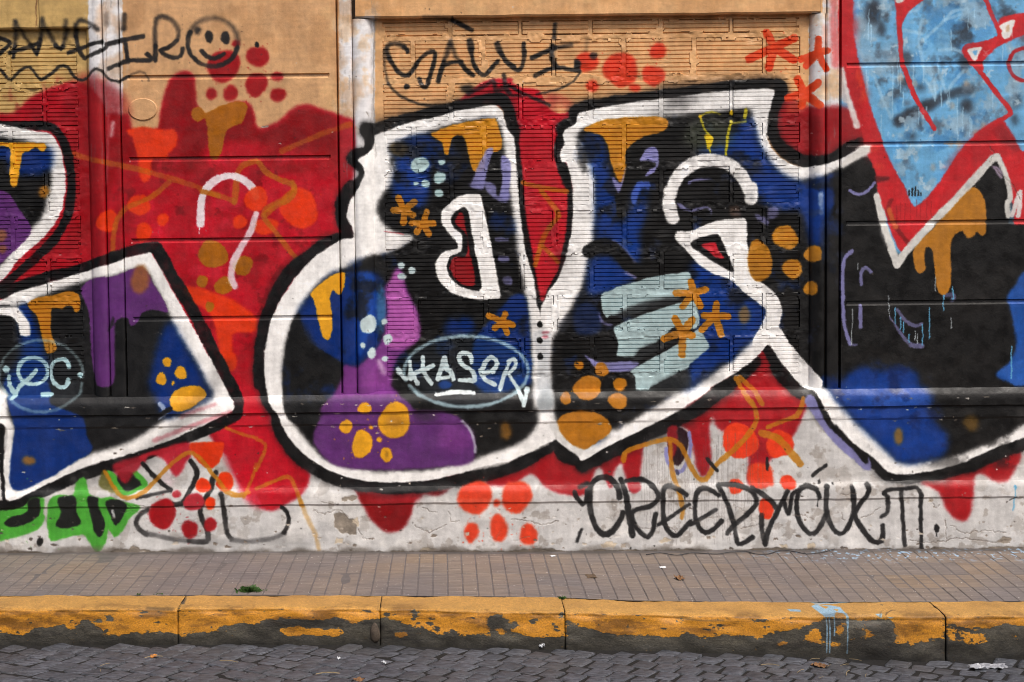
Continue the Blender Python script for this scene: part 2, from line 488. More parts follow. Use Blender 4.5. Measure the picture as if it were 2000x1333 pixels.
# ---- the big middle letter group
def letter_black(wk=0, sk=0, a=1.0):
    sp('A2 730,855 800,838 900,802 1100,752 1300,700 1480,660 1590,645 1635,700 1660,800 A3 10,860 30,1000 50,1150 60,1333 B3 70,200 100,400 135,560 160,750 185,860', 23 + wk, BLK, 3.5 + sk, a)
    sp('A2 722,850 748,885 740,985 665,1012 632,1035 690,1078 718,1130 690,1190 640,1225 590,1270 550,1340 B2 620,55 580,110 560,170 560,250 590,320 618,350 580,380 480,412 350,500 220,612 130,752 70,902 32,1100 28,1333 C2 42,150 82,282 130,352 150,452 220,582 320,682 450,758 600,805 750,832 900,838 1100,828 1300,800 1500,760 1666,715 C3 120,645 240,575 290,560 340,635 430,665 460,700', 25 + wk, BLK, 4 + sk, a)
    sp('C3 460,690 560,650 800,535 1000,440 1200,335 1350,215 1500,100 1580,25', 26 + wk, BLK, 4 + sk, a)
    sp('B3 185,860 260,730 330,600 370,440 375,250 360,100 340,-40 A3 300,1070 275,985 300,930 315,860 330,830 400,795 408,730 460,705 600,680 700,660 1000,625 1300,585 1500,560 1640,552 A4 70,560 85,590 55,660 25,730 20,820 45,910 110,985 210,1045 320,1062 430,1030 520,975 600,940', 24 + wk, BLK, 4 + sk, a)
    sp('B4 -20,1060 60,1190 160,1333 C4 60,60 130,150 200,210 290,240 370,370 450,460 560,570 700,680 790,755 900,765 1100,745 1300,700 1500,620 1666,545', 28 + wk, BLK, 4 + sk, a)
letter_black(4, 13, 0.55)
letter_black()
for q, c_ in (('P 540,560 520,700 530,800 600,900 720,950 900,948', BLK), ('P 1140,910 1300,840 1420,760', BLK), ('P 1600,800 1700,900 1760,935 1900,905', BLK), ('P 440,720 300,880 150,940', BLK), ('P 1300,175 1500,160', BLK), ('P 745,245 900,205', BLK)):
    sp(q, 30, c_, 26, 0.28)
# red gap between the two strokes, kept bright inside its black line
fp('A3 60,860 280,850 265,980 290,1080 330,1200 P 1108,380 1106,440 1100,480 1088,530 1072,560 1058,590 1050,560 1040,500 1028,430 1020,340', (186, 26, 40), 3)
sp('A3 70,1190 180,1220 360,1250', 9, GL, 2.5, 0.9)
sp('B3 190,80 270,180 300,240 230,330 190,420 150,560', 10, GL, 2.5, 0.9)
sp('B3 200,440 300,540', 9, GL, 2.5, 0.8)

# white bodies
fp('P 731,264 740,261 800,240 860,226 890,217 966,204 966,204 980,216 990,250 1003,270 1009,330 1012,368 1018,440 1027,494 1042,545 1048,590 1055,614 1062,650 1076,700 1075,800 1084,848 1087,859 1069,868 1030,886 1000,900 950,911 890,928 830,940 770,943 710,940 662,928 620,907 584,880 554,841 542,811 524,787 518,750 515,710 520,665 533,614 551,581 584,533 620,497 668,468 690,464 686,443 677,425 680,401 692,380 705,356 712,340 708,325 698,311 715,303 728,290', WHITE, 2)
fp('P 1129,222 1210,204 1300,192 1420,177 1500,174 1512,176 1512,184 1506,204 1500,228 1498,258 1502,280 1515,300 1540,318 1572,327 1620,318 1656,303 1680,291 1720,330 1760,500 2400,500 2400,700 2060,835 2000,856 1935,880 1875,907 1815,922 1761,928 1734,922 1710,898 1668,868 1629,829 1611,799 1590,765 1569,757 1545,733 1521,704 1500,674 1480,697 1444,724 1390,757 1360,781 1300,817 1240,847 1180,877 1135,901 1126,886 1105,874 1087,859 1075,800 1070,700 1055,614 1066,578 1093,536 1111,476 1118,425 1118,380 1114,345 1105,318 1097,318 1093,297 1102,282 1099,270 1102,255 1126,240', WHITE, 2)
# interiors
fp('P 758,287 800,271 836,259 890,241 962,231 977,249 983,285 989,330 993,360 1000,410 1004,440 1010,490 1024,566 1031,610 1036,655 1039,750 1043,800 1046,832 1020,862 1000,873 950,888 890,907 830,919 740,918 680,913 635,898 605,868 575,829 556,784 552,730 554,700 558,668 569,632 584,605 605,572 635,542 668,527 695,512 725,499 761,491 788,479 804,467 800,460 776,455 755,443 740,425 737,404 749,380 766,355 773,330 768,303', BLK2, 8)
fp('P 1126,267 1144,249 1210,237 1294,229 1360,222 1464,214 1470,240 1477,270 1492,300 1524,339 1554,354 1572,351 1605,345 1644,327 1690,303 1712,320 1760,500 2400,480 2400,690 2060,806 2000,829 1968,850 1926,868 1875,889 1818,901 1761,904 1728,877 1692,841 1662,814 1644,790 1620,763 1596,751 1560,710 1530,668 1509,650 1500,640 1494,630 1468,665 1432,701 1390,731 1363,752 1330,766 1270,799 1210,832 1180,850 1141,877 1120,871 1099,850 1087,829 1082,799 1076,730 1076,690 1080,662 1093,641 1114,605 1129,575 1141,545 1150,500 1159,470 1163,410 1162,350 1159,320 1150,315 1141,285', BLK2, 8)
K.blotch(T('P 1640,320 2100,400 2100,900 1640,760'), (28, 26, 25), 0.0, 2.0, 0.6, 10)
K.blotch(T('P 1100,240 1500,220 1560,640 1200,820 1090,800'), (38, 36, 36), 0.1, 2.0, 0.6, 10)

# -- blues of the first letter
fp('P 764,287 800,272 839,265 848,279 869,300 845,322 838,345 838,375 824,404 800,400 770,385 765,365 772,335 768,300', BLU2, 13)
E(780, 292, 18, 15, (120, 96, 50), 6, 0.8)
fp('B2 280,850 350,770 450,680 560,610 780,620 830,680 840,800 850,900 830,1010 790,1100 720,1170 650,1228 550,1205 450,1150 380,1080 330,990 290,920', BLU, 13)
fp('B2 650,630 770,630 780,850 740,1000 680,1150 655,1100', (22, 70, 160), 5, 0.8)
fp('B2 800,680 840,720 845,900 820,1010 790,1000 785,800', (70, 122, 168), 5, 0.7)
fp('B2 1240,930 1330,900 1410,920 1415,1000 1240,1005', BLU, 13)
fp('B2 1420,1060 1540,900 1666,760 B3 80,760 110,960 120,1333 60,1333 0,1250 B2 1600,1333 1430,1333', BLU, 5)
fp('C2 1420,120 1620,100 C3 120,0 110,100 20,200 C2 1480,220', (14, 54, 130), 5, 0.9)
ep('C2', [(1230, 175, 45, 32)], BLU2, 4)
fp('B2 280,870 300,960 330,1040 380,1090 500,1160 558,1210 558,1400 500,1500 430,1560 200,1560 180,1200 230,950', (16, 16, 17), 3, 0.9)
K.blotch(T('P 758,287 836,259 962,231 983,285 1000,410 1024,566 1039,750 1046,832 950,888 830,919 680,913 575,829 552,730 569,632 635,542 725,499 804,467 755,443 737,404 766,355'), BLK2, 0.12, 2.6, 0.75, 5, seed=301, cell=46)
K.blotch(T('P 758,287 836,259 962,231 983,285 1000,410 1024,566 1039,750 1046,832 950,888 830,919 680,913 575,829 552,730 569,632 635,542 725,499 804,467 755,443 737,404 766,355'), (10, 44, 112), 0.30, 2.6, 0.6, 5, seed=302, cell=60)
# purples
fp('B2 910,575 950,600 970,680 1000,760 1060,890 1065,960 1060,1040 990,1100 900,1200 880,1333 C2 890,200 960,270 1000,330 430,350 500,240 560,130 570,40 B2 650,1225 720,1170 790,1100 830,1010 850,850 840,700 880,690', PUR2, 6)
fp('B2 905,600 950,610 965,700 1000,780 1050,890 1062,960 1055,1030 985,1095 860,1100 845,1010 858,850 848,720', PNK, 7, 0.95)
fp('B2 800,1180 870,1140 900,1180 870,1333 C2 880,180 790,200 680,160 B2 740,1260', (142, 66, 146), 10, 0.6)
sp('C2 800,20 830,90', 9, (225, 200, 225), 9, 0.6)
fp('C2 470,270 700,260 960,270 1040,340 1200,345 1330,392 1410,500 1425,600 1400,680 1250,705 1000,725 700,725 500,690 380,570 370,500 430,350', PUR, 5)
ep('C2', [(1290, 520, 110, 95)], PUR2, 16, 0.8)
sp('C2 1345,410 1400,480 1424,570 1425,610', 6, (190, 190, 205), 4, 0.75)
fp('C2 590,335 610,300 560,420', PUR, 3)
ep('C2', [(1100, 375, 75, 40)], (40, 26, 44), 12, 0.7)
# yellows
fp('B2 350,750 430,670 500,625 575,610 575,700 548,752 520,742 500,720 480,760 490,870 495,1000 465,1050 430,1020 400,900 370,780', YEL, 1.8)
fp('A2 1140,870 1300,812 1550,770 1575,830 1602,920 1590,985 1540,990 1500,1015 1480,1100 1450,1126 1410,1110 1390,1060 1370,950 1340,885 1290,890 1270,920 1250,1010 1225,1000 1210,930 1160,900', (204, 136, 28), 1.8)
ep('C2', [(707, 325, 43, 37), (585, 448, 42, 44), (745, 450, 13), (690, 560, 68, 90), (802, 533, 18), (846, 632, 42, 48)], YEL, 2)
ep('C2', [(900, 408, 105, 118)], YEL, 2.5)
ep('C2', [(905, 410, 62, 40)], (150, 100, 50), 9, 0.45)
ep('C2', [(850, 628, 10, 22)], (150, 110, 30), 3, 0.7)
ep('C2', [(1625, 475, 34, 62)], (150, 100, 30), 7, 0.7)
# lavender scraps
fp('A2 1500,975 1545,965 1505,1100 1480,1230 1400,1222 1425,1130', LAV, 2.5, 0.9)
fp('A2 1600,1010 1655,1060 1640,1290 1585,1280 1600,1180 1590,1060', LAV, 2.5, 0.95)
fp('B2 1490,20 1560,40 1570,110 1650,90 1640,150 1570,140 1500,80', LAV, 3, 0.8)
fp('A2 1395,1222 1450,1180 1440,1333 B2 1440,70 1385,30', LAV, 3, 0.6)
fp('B2 1580,500 1640,510 1645,540 1580,535', LAV, 2.5, 0.7)
fp('B2 1610,635 1660,640 1666,690 1610,680', LAV, 2.5, 0.6)
fp('B2 1555,385 1640,385 1640,405 1555,405', LAV, 2.5, 0.6)
# light dots
ep('A2', [(1065, 1075, 60, 52), (1208, 1058, 20), (1195, 1158, 42, 38), (1040, 1200, 17), (1103, 1198, 28), (1187, 1258, 28)], LBL, 2)
ep('B2', [(730, 945, 52, 62), (835, 930, 20), (855, 1042, 30, 36), (697, 1082, 20), (755, 1130, 28, 36), (838, 1170, 20), (943, 563, 25, 22), (1013, 595, 25), (950, 635, 32, 22)], (196, 214, 216), 2)
star('B2', 965, 200, [(925, 125), (1030, 150), (1020, 235), (960, 285), (895, 205)], 12.5, GOLD)
star('B2', 1090, 290, [(1110, 215), (1155, 290), (1125, 360), (1045, 345), (1010, 285)], 12.5, GOLD)
star('B2', 1600, 930, [(1515, 890), (1620, 880), (1672, 950), (1635, 1000), (1555, 970)], 12.5, GOLD)
# the small white figure with a red heart of its own
sp('B2 1250,165 1290,120 1360,90 1450,90 1480,200 1600,740 1590,785 1500,800 1400,795 1260,750 1180,665 1150,580 1170,510 1225,460 1300,445 1300,425 1240,355 1195,280 1195,210', 10, (20, 20, 20), 5, 0.9, closed=True)
fp('B2 1250,170 1290,130 1360,100 1440,95 1465,110 1590,740 1585,775 1500,786 1400,780 1270,740 1190,660 1165,580 1180,520 1230,470 1310,450 1310,420 1250,350 1205,280 1205,210', WHITE, 1.8)
fp('B2 1272,250 1300,210 1350,180 1375,200 1420,450 1465,712 1340,702 1270,650 1245,590 1260,510 1332,470 1342,370 1290,320 1268,280', BLK, 1.6)
fp('B2 1295,265 1320,220 1345,225 1365,320 1390,480 1425,685 1330,680 1275,620 1260,560 1290,510 1365,500 1375,390 1350,340 1300,300', (140, 18, 24), 1.8)
# white brush ends
sp('B2 850,460 930,430 1000,385', 12, WHITE, 6, 0.6)
sp('B2 790,470 870,440', 14, WHITE, 8, 0.6)
sp('B2 835,340 960,360', 2, (200, 90, 100), 1.5, 0.8)
# oval tag
E(910, 726, 121, 69, (60, 80, 100), 12, 0.22)
S([(910 + 121 * math.cos(a), 726 + 69 * math.sin(a)) for a in np.linspace(2.9, 9.0, 40)], 7, (176, 206, 216), 4.5, 0.75)
TW = (206, 222, 224)
ep('B2', [(930, 1250, 22, 24)], TW, 2)
sp('B2 935,1260 965,1300 C2 990,130', 7, TW, 2, 0.9)
sp('B2 1000,1190 1010,1300 C2 1015,100 1050,165', 9, TW, 1.8)
sp('B2 1085,1160 1088,1250 C2 1095,100 1140,165', 9, TW, 1.8)
sp('B2 1005,1275 1070,1250 1150,1215', 9, TW, 1.8)
sp('C2 1180,135 B2 1205,1240 1225,1165 1240,1240 C2 1262,80 1285,135', 10, TW, 1.8)
sp('B2 1190,1300 1255,1290', 7, TW, 1.8)
sp('B2 1402,1195 1395,1145 1345,1132 1318,1165 1350,1215 1410,1255 1422,1310 C2 1395,145 1328,142', 9, TW, 1.8)
sp('B2 1545,1240 1570,1200 1535,1160 1490,1195 1465,1260 C2 1460,80 1490,140 1555,170', 9, TW, 1.8)
sp('B2 1470,1265 1540,1245', 7, TW, 1.8)
sp('C2 1465,105 1545,90', 7, TW, 1.8)
sp('C2 1590,200 1615,110 1650,20', 8, TW, 1.8)
sp('C2 1645,20 C3 10,5 25,40 0,80 -25,100 25,180 55,240 75,300', 8, TW, 2)
sp('C3 75,310 95,215', 9, TW, 1.8)
ep('C3', [(98, 208, 22, 22)], TW, 2)
sp('C2 1172,240 1300,222 1420,226', 7, (225, 232, 232), 1.6)

# -- second letter
fp('A3 450,915 560,880 600,950 622,1060 640,1160 660,1260 675,1333 B3 680,250 720,290 770,200 800,50 900,30 880,100 870,250 830,350 835,500 800,560 700,440 600,380 545,400 545,0 A3 530,1150 500,1050 470,950', BLU2, 13)
fp('A3 560,1260 640,1160 680,1260 700,1333 B3 690,100 640,110 600,60', (20, 26, 44), 4, 0.9)
sp('B3 690,20 700,130 705,230', 16, BLK2, 3)
fp('B3 520,515 640,500 700,560 800,640 650,725 580,745 490,755 490,650', BLU2, 13)
sp('B3 500,470 600,430 680,470 760,560 820,610', 26, BLK2, 4)
fp('A3 1200,990 1320,930 1420,880 1540,760 1562,800 1590,900 1640,1000 A4 20,1070 80,1130 180,1190 240,1190 360,1160 370,1333 B4 365,200 330,430 280,440 245,300 200,200 100,205 0,165 B3 1600,140 1590,0 A3 1585,1240 1520,1100 1450,1020 1300,1000', BLU2, 13)
fp('B4 0,190 60,180 60,250 0,260', LAV, 4, 0.6)
fp('A4 480,1130 380,1150 360,1333 B4 400,200 430,150 425,0', (20, 50, 120), 5, 0.8)
sp('B4 335,100 345,220', 9, (190, 205, 230), 5, 0.7)
fp('B3 1180,540 1280,580 1440,670 1560,760 1640,850 1630,950 1560,1050 1300,1240 1210,1310 1150,1340 C3 1155,180 1240,150 1100,225 1140,180 B3 1160,1200 1220,960 1160,620', BLU2, 13)
fp('B3 1290,1000 1440,1000 1440,1180 1290,1150', BLU, 8, 0.8)
fp('B3 400,850 500,800 570,870 560,1000 420,1000', (24, 50, 110), 7, 0.6)
K.blotch(T('P 1126,267 1294,229 1464,214 1492,300 1554,354 1640,330 1640,760 1560,710 1509,650 1432,701 1270,799 1141,877 1087,829 1076,690 1141,545 1163,410'), BLK2, 0.12, 2.6, 0.75, 5, seed=303, cell=46)
K.blotch(T('P 1126,267 1294,229 1464,214 1492,300 1554,354 1640,330 1640,760 1560,710 1509,650 1432,701 1270,799 1141,877 1087,829 1076,690 1141,545 1163,410'), (10, 44, 112), 0.32, 2.6, 0.6, 5, seed=304, cell=60)
K.blotch(T('P 1126,267 1294,229 1464,214 1492,300 1554,354 1640,330 1640,760 1560,710 1509,650 1432,701 1270,799 1141,877 1087,829 1076,690 1141,545 1163,410'), (52, 62, 92), 0.42, 4.0, 0.5, 5, seed=305, cell=30)
ep('A3', [(1280, 880, 160, 110)], (84, 92, 70), 16, 0.5)
fp('A3 480,830 600,780 960,760 1015,790 1010,830 960,862 860,892 780,942 735,1000 742,1080 722,1180 690,1180 650,1090 620,960 590,890 540,870 470,858', (188, 124, 26), 2)
YG = (196, 182, 34)
sp('A3 1225,765 1240,820 1270,870 1302,905', 4.5, YG, 2)
fp('A3 1250,880 1300,890 1308,920 1285,970 1270,970 1258,920', (226, 196, 30), 1.5)
sp('A3 1285,960 1288,995', 3, YG, 1.5)
sp('A3 1235,750 1300,730 1350,745', 4, YG, 2.5, 0.7)
sp('A3 1425,790 1405,880 1390,1005', 5.5, YG, 2)
sp('A3 1420,800 1470,800 1520,790', 4, YG, 3, 0.6)
sp('A3 1522,718 1512,765', 7, YG, 2)
ep('A3', [(1223, 760, 13), (1425, 735, 12, 16)], (226, 186, 30), 1.5)
# lavender scraps
fp('A3 840,1020 870,975 910,955 945,975 957,1040 945,1090 900,1140 860,1150 890,1110 900,1070 830,1050', LAV, 2)
ep('A3', [(880, 1075, 52, 30)], BLK2, 3)
fp('A3 650,1175 690,1260 715,1210 740,1085 700,1195 660,1150', LAV, 2.5, 0.9)
fp('A3 770,1300 810,1190 900,1190 890,1240 840,1220 800,1333', (70, 100, 190), 3, 0.9)
fp('A3 1145,1190 1200,1165 1300,1165 1180,1185 1150,1210', LAV, 2.5, 0.8)
fp('B3 1070,155 1110,170 1160,200 1260,175 1300,200 1300,240 1270,190 1180,215 1090,190', LAV, 2.5, 0.7)
fp('B3 1580,225 1666,260 1666,300 1600,270', LAV, 3, 0.6)
fp('B3 1420,180 1480,180 1480,250 1420,240', (96, 74, 62), 5, 0.7)
fp('B3 560,860 600,930 660,950 640,960 580,940', LAV, 3, 0.7)
fp('B3 470,1145 560,1190 820,1190 765,1250 560,1250 520,1210', LAV, 2.5, 0.9)
sp('B3 660,400 720,440 800,540', 5, LAV, 3, 0.4)
sp('B3 740,610 800,640', 6, LAV, 3, 0.7)
# pale slabs
SL = (166, 188, 190)
fp('B3 580,750 700,700 900,640 1150,602 1165,625 1170,700 1105,730 1090,775 1000,785 900,805 850,860 700,885 630,890 615,905 588,860 580,800', SL, 1.8, 1, 0.3)
fp('B3 670,960 800,900 1000,832 1150,790 1200,820 1220,950 1180,980 1060,962 1000,1010 930,1070 830,1110 800,1160 680,1152 690,1080 660,990', SL, 1.8, 1, 0.3)
fp('B3 770,1250 900,1172 1100,1062 1180,1002 1215,980 1285,1095 1160,1200 1150,1240 C3 1150,65 1050,112 960,160 880,200 810,205 800,120', SL, 1.8, 1, 0.3)
fp('B3 690,870 900,790 1090,765 1090,785 950,830 800,890 700,915', (44, 46, 48), 6, 0.9)
fp('B3 830,1110 940,1060 1060,1060 980,1100 840,1180 780,1200', (44, 46, 48), 6, 0.9)
fp('C3 950,160 1040,110 1150,80 1150,190 1050,200 900,205', (44, 46, 48), 7, 0.8)
star('B3', 1180, 740, [(1165, 670), (1260, 720), (1225, 830), (1110, 830), (1065, 745)], 14, GOLD)
star('B3', 1320, 890, [(1330, 815), (1405, 895), (1360, 1010), (1235, 980), (1250, 890)], 14, GOLD)
star('B3', 1110, 1000, [(1060, 910), (1170, 920), (1170, 1020), (1105, 1145), (990, 1040)], 15, GOLD)
ep('B3', [(1510, 885, 36, 62)], (140, 104, 50), 6, 0.8)
# hook and arrow head
sp('B3 1045,255 1022,180 1022,80 A3 1030,1270 1060,1180 1140,1090 1260,1045 1390,1062 1490,1140 1545,1240 B3 1555,60 1555,125', 25, WHITE, 4)
fp('B3 1055,380 1075,345 1150,340 1300,282 1420,260 1505,253 1505,253 1528,280 1530,420 1560,560 1600,720 1640,750 1680,770 1640,835 1590,800 1500,730 1420,660 1300,612 1200,545 1130,460', WHITE, 2)
sp('P 1478,565 1505,590 1511,612 1502,640 1484,668', 32, WHITE, 3)
sp('P 1506,640 1525,672 1552,705 1590,748', 28, WHITE, 3)
fp('B3 1158,415 1240,380 1340,362 1362,400 1442,588 1430,606 1330,552 1170,442', BLK, 2)
fp('B3 1228,430 1320,415 1340,460 1382,522 1330,512 1280,475', (192, 32, 46), 2)
# gold dots
E(1483, 510, 24, 41, (176, 116, 26), 2.5)
ep('B4', [(110, 380, 85, 75), (155, 585, 63, 66), (290, 487, 58, 52), (272, 715, 46, 44)], (184, 122, 30), 2.5)
ep('C3', [(433, 45, 32, 28), (580, 75, 46, 44), (490, 195, 95, 78), (700, 170, 47, 42), (348, 262, 38, 40), (688, 278, 62, 54)], (176, 112, 24), 2.2)
fp('C3 285,430 330,370 450,340 580,370 650,440 640,482 560,545 470,598 400,572 310,490', (172, 108, 22), 2.2)
fp('C3 240,430 290,420 320,500 400,572 460,600 440,640 350,580 270,500', (214, 212, 208), 3)
# stem, its dots
fp('B3 140,1000 245,1000 240,1180 C3 240,20 265,330 170,330 160,0 150,-60', (205, 208, 210), 5, 0.85)
fp('C3 190,210 265,230 265,330 170,330', (120, 128, 132), 7, 0.6)
ep('B3', [(180, 948, 20), (180, 1053, 20), (180, 1155, 20), (365, 1135, 56, 28), (320, 1198, 24, 20), (420, 1198, 8)], (12, 12, 12), 1.4)
ep('B3', [(215, 1000, 26, 8), (215, 1030, 20, 10)], (190, 60, 80), 3, 0.6)
fp('B3 300,940 380,870 390,930 320,1000', (60, 62, 70), 5, 0.6)
sp('C3 230,560 100,615 0,640', 6, (240, 238, 232), 4, 0.5)

# -- right panel
K.blotch(T('P 1640,330 2100,440 2100,860 1760,905 1640,780'), (30, 28, 27), 0.05, 3.0, 0.6, 6, seed=306, cell=40)
fp('C4 470,150 560,80 640,50 720,90 850,60 940,80 980,130 970,170 1030,210 1060,290 1050,350 1100,430 1170,500 1150,620 1050,662 870,680 760,592 540,382 480,300 400,210', BLU2, 13)
K.blotch(T('C4 470,200 1050,200 1060,300 480,300'), (40, 88, 178), -0.2, 3, 0.6, 6)
K.blotch(T('C4 470,60 980,60 1170,500 1150,620 870,680 540,382 400,210'), (6, 30, 84), 0.1, 3.0, 0.7, 6, seed=307, cell=40)
ep('C4', [(850, 510, 28, 60)], (130, 96, 40), 5, 0.9)
ep('C4', [(1325, 425, 50, 52)], (104, 76, 26), 8, 0.8)
fp('B4 1550,770 1600,700 1666,600 1800,560 1800,1333 1600,1333 1480,1280 1560,1205 1610,1100 1600,980 1580,870', (30, 80, 160), 5)
fp('C4 1480,100 1540,60 1700,0 1700,150 1600,180 1560,130', (40, 92, 176), 5)
fp('B4 1100,290 1180,180 1290,70 1340,55 1390,90 1415,170 1415,350 1390,372 1360,345 1330,380 1290,382 1265,340 1210,367 1190,420 1185,700 1150,752 1110,742 1085,600 1065,460 1025,450 1020,590 985,612 960,590 940,470 1000,390', (178, 116, 34), 2)
sp('B4 545,470 495,520 485,600 485,760 495,950 530,1075', 6.5, LAV, 2.5, 0.9, taper=(1.2, 1.0))
sp('B4 530,1075 570,1080', 5, LAV, 3, 0.6)
sp('B4 605,690 605,610 635,578 665,606', 7, LAV, 2.5, 0.85)
sp('B4 598,825 600,965', 7, LAV, 2.5, 0.85, taper=(1.2, 0.7))
sp('B4 790,900 870,1015 930,1080 1000,1085', 9, LAV, 3, 0.7, taper=(0.4, 1.1))
sp('B4 840,850 890,920 950,955 1000,945', 7, LAV, 2.5, 0.6)
sp('A4 530,1245 590,1268 650,1240 690,1190', 6, LAV, 2.5, 0.85)
sp('B4 1145,755 1200,755 1200,790', 9, LAV, 3, 0.5)
DRP = (96, 168, 208)
for q in ('825,840 825,940', '880,930 880,1000', '1003,950 1005,1080', '1050,840 1048,1040', '1200,705 1202,790', '915,1010 915,1060', '860,900 860,980', '1583,1090 1583,1300', '1140,755 1140,860'):
    sp('B4 ' + q, 2.6, DRP, 1.2, 0.9)
for q in ('545,850 548,930 540,1000 542,1080', '585,550 585,590', '955,990 955,1050', '970,1010 970,1070', '1088,640 1088,730', '780,760 790,900', '1190,900 1190,970'):
    sp('B4 ' + q, 2.0, (190, 200, 205), 1.2, 0.8)

fp('P 1752,520 1850,405 1940,312 1950,306 1962,330 1972,370 1970,440 2000,440 2400,440 2400,520', BLK2, 2, 1, 0)
# light blue figure with red outline
fp('A4 545,-200 2600,-200 2600,1100 1700,1060 1600,900 1520,775 1330,890 1230,1010 1090,1220 955,1345 890,1220 790,1040 720,860 650,650 600,450 565,200', SKYB, 2)
sp('A4 590,20 590,300 640,420', 9, (150, 190, 215), 5, 0.7)
K.blotch(T('A4 560,0 1450,0 1500,250 1300,320 1380,480 1560,730 1300,900 760,900 620,420'), (140, 162, 180), 0.0, 2.2, 0.75, 8)
K.blotch(T('A4 600,60 850,60 880,420 640,420'), (150, 158, 164), -0.3, 2.5, 0.75, 8)
K.blotch(T('A4 560,0 1500,0 1560,730 1300,1000 940,1300 760,900 620,420'), (84, 150, 204), 0.1, 3.0, 0.7, 8, seed=77, cell=60)
K.blotch(T('A4 640,40 1450,40 1380,480 1500,700 1300,880 800,860 640,420'), (66, 74, 84), 0.38, 4.0, 0.7, 8, seed=78, cell=44)
for cx, cy, rx, ry in ((1300, 145, 36, 36), (680, 80, 50, 90), (735, 190, 30, 50), (900, 380, 40, 40), (990, 570, 28, 26), (850, 790, 30, 36), (940, 740, 60, 34), (1030, 690, 50, 36), (1290, 690, 40, 50), (940, 890, 24, 24), (1130, 800, 18, 18), (1620, 650, 24, 60), (1600, 780, 20, 40), (1590, 560, 20, 20), (820, 630, 24, 24), (1200, 20, 50, 30), (1310, 580, 30, 16)):
    ep('A4', [(cx, cy, rx, ry)], (40, 44, 52), 11, 0.9)
sp('A4 850,790 940,735 1060,680 1170,620 1320,580', 18, (44, 48, 56), 11, 0.8)
BZ = T('A4 560,-40 1700,-40 1700,600 1560,740 1300,900 1100,1180 950,1320 760,900 620,420')
K.blotch(BZ, (150, 178, 196), 0.12, 4.0, 0.75, 6, seed=401, cell=34)
K.blotch(BZ, (84, 98, 112), 0.2, 2.2, 0.75, 6, seed=402, cell=30)
K.blotch(BZ, (60, 128, 186), 0.25, 4.0, 0.6, 6, seed=403, cell=44)
K.blotch(BZ, (186, 208, 220), 0.42, 6.0, 0.7, 4, seed=404, cell=22)
K.blotch(BZ, (44, 50, 60), 0.34, 2.4, 0.8, 8, seed=405, cell=46)
PB = (164, 204, 228)
for q in ('1000,130 980,250 1000,380 1020,480', '1110,330 1210,320 1270,350', '1000,270 1100,180 1200,80 1300,60', '1020,520 1060,580 1085,640 1080,520', '1110,460 1160,600 1190,560 1270,460', '690,500 740,640 800,770', '900,80 980,60 1000,20', '1150,130 1300,80', '880,200 1000,220'):
    sp('A4 ' + q, 6, PB, 3.5, 0.6)
for x, a, b in ((1010, 440, 540), (1110, 380, 480), (845, 380, 560), (860, 420, 600), (810, 430, 760), (880, 600, 690), (1125, 560, 690), (1190, 200, 330), (650, 500, 590), (640, 460, 560), (1180, 600, 690), (1170, 620, 680), (1230, 640, 910), (1265, 700, 860), (1315, 760, 890), (1325, 780, 870), (1085, 560, 660), (1030, 700, 800), (980, 680, 810), (1300, 50, 190), (1345, 60, 120), (1460, 600, 700), (735, 750, 900), (945, 420, 560), (1410, 140, 190), (1525, 300, 400), (655, 60, 260), (670, 160, 300)):
    sp('A4 %d,%d %d,%d' % (x, a, x + random.randint(-3, 3), b), 2.0, PB, 1.2, 0.75)
for cx, cy in ((1200, 690), (1290, 540), (950, 545), (1070, 1090), (1350, 870), (1240, 940), (1400, 820), (1190, 940), (860, 500)):
    ep('A4', [(cx, cy, 16, 26)], (190, 160, 130), 5, 0.5)
sp('A4 1150,935 1300,935', 3, (196, 120, 60), 3, 0.6)
# reds
RR, RR2 = (196, 36, 42), (206, 48, 44)
fp('A4 465,-200 548,-200 552,200 575,330 600,450 650,650 720,860 790,1040 890,1220 955,1345 1090,1215 1230,1010 1330,890 1440,805 1520,775 1600,900 1666,1010 1760,1100 1760,1500 1620,1500 1590,1330 1560,1180 1510,1015 1460,1010 1330,1150 1170,1320 1000,1490 870,1645 770,1420 720,1290 690,1110 640,990 600,830 540,650 470,430', RR, 2.5)
K.blotch(T('A4 465,0 560,0 600,450 720,860 890,1220 950,1640 700,1200 465,400'), (170, 24, 30), -0.1, 2.5, 0.75, 6)
K.blotch(T('A4 470,60 550,60 600,460 650,640 560,640 470,400'), (222, 70, 40), 0.1, 3, 0.6, 6, seed=41, cell=40)
K.blotch(T('A4 1000,1250 1330,900 1500,800 1640,1050 1460,1000 1000,1500'), (170, 26, 34), 0.05, 2.5, 0.7, 6)
fp('A4 1460,860 1520,800 1590,880 1640,990 1560,960', (120, 30, 36), 7, 0.6)
fp('A4 690,1150 780,1150 790,1170 700,1190', (60, 20, 22), 4, 0.7)
sp('B4 800,140 780,200 850,340 930,440', 9, (110, 24, 26), 4, 0.8)
sp('B4 785,200 810,270 830,310', 9, (206, 96, 50), 4, 0.9)
for x in (835, 860, 890, 925, 965, 990, 1030, 1060):
    sp('B4 %d,%d %d,%d' % (x, 130 + (x * 7) % 50, x, 240 + (x * 13) % 60), 1.2, (120, 20, 26), 1.2, 0.6)
fp('A4 828,-40 900,-40 1025,-20 930,60 885,120 868,200 872,290 845,240 832,100', RR, 2)
ep('A4', [(855, 5, 28, 18)], (216, 214, 210), 2)
sp('A4 855,200 868,380 905,500 960,640 1080,838', 9, RR, 1.8)
sp('A4 1400,-40 1450,90 1500,200 1505,245 1390,287 1295,303 1275,330 1300,378 1390,482 1480,600 1575,722 1565,752 1500,785', 9, RR, 1.8)
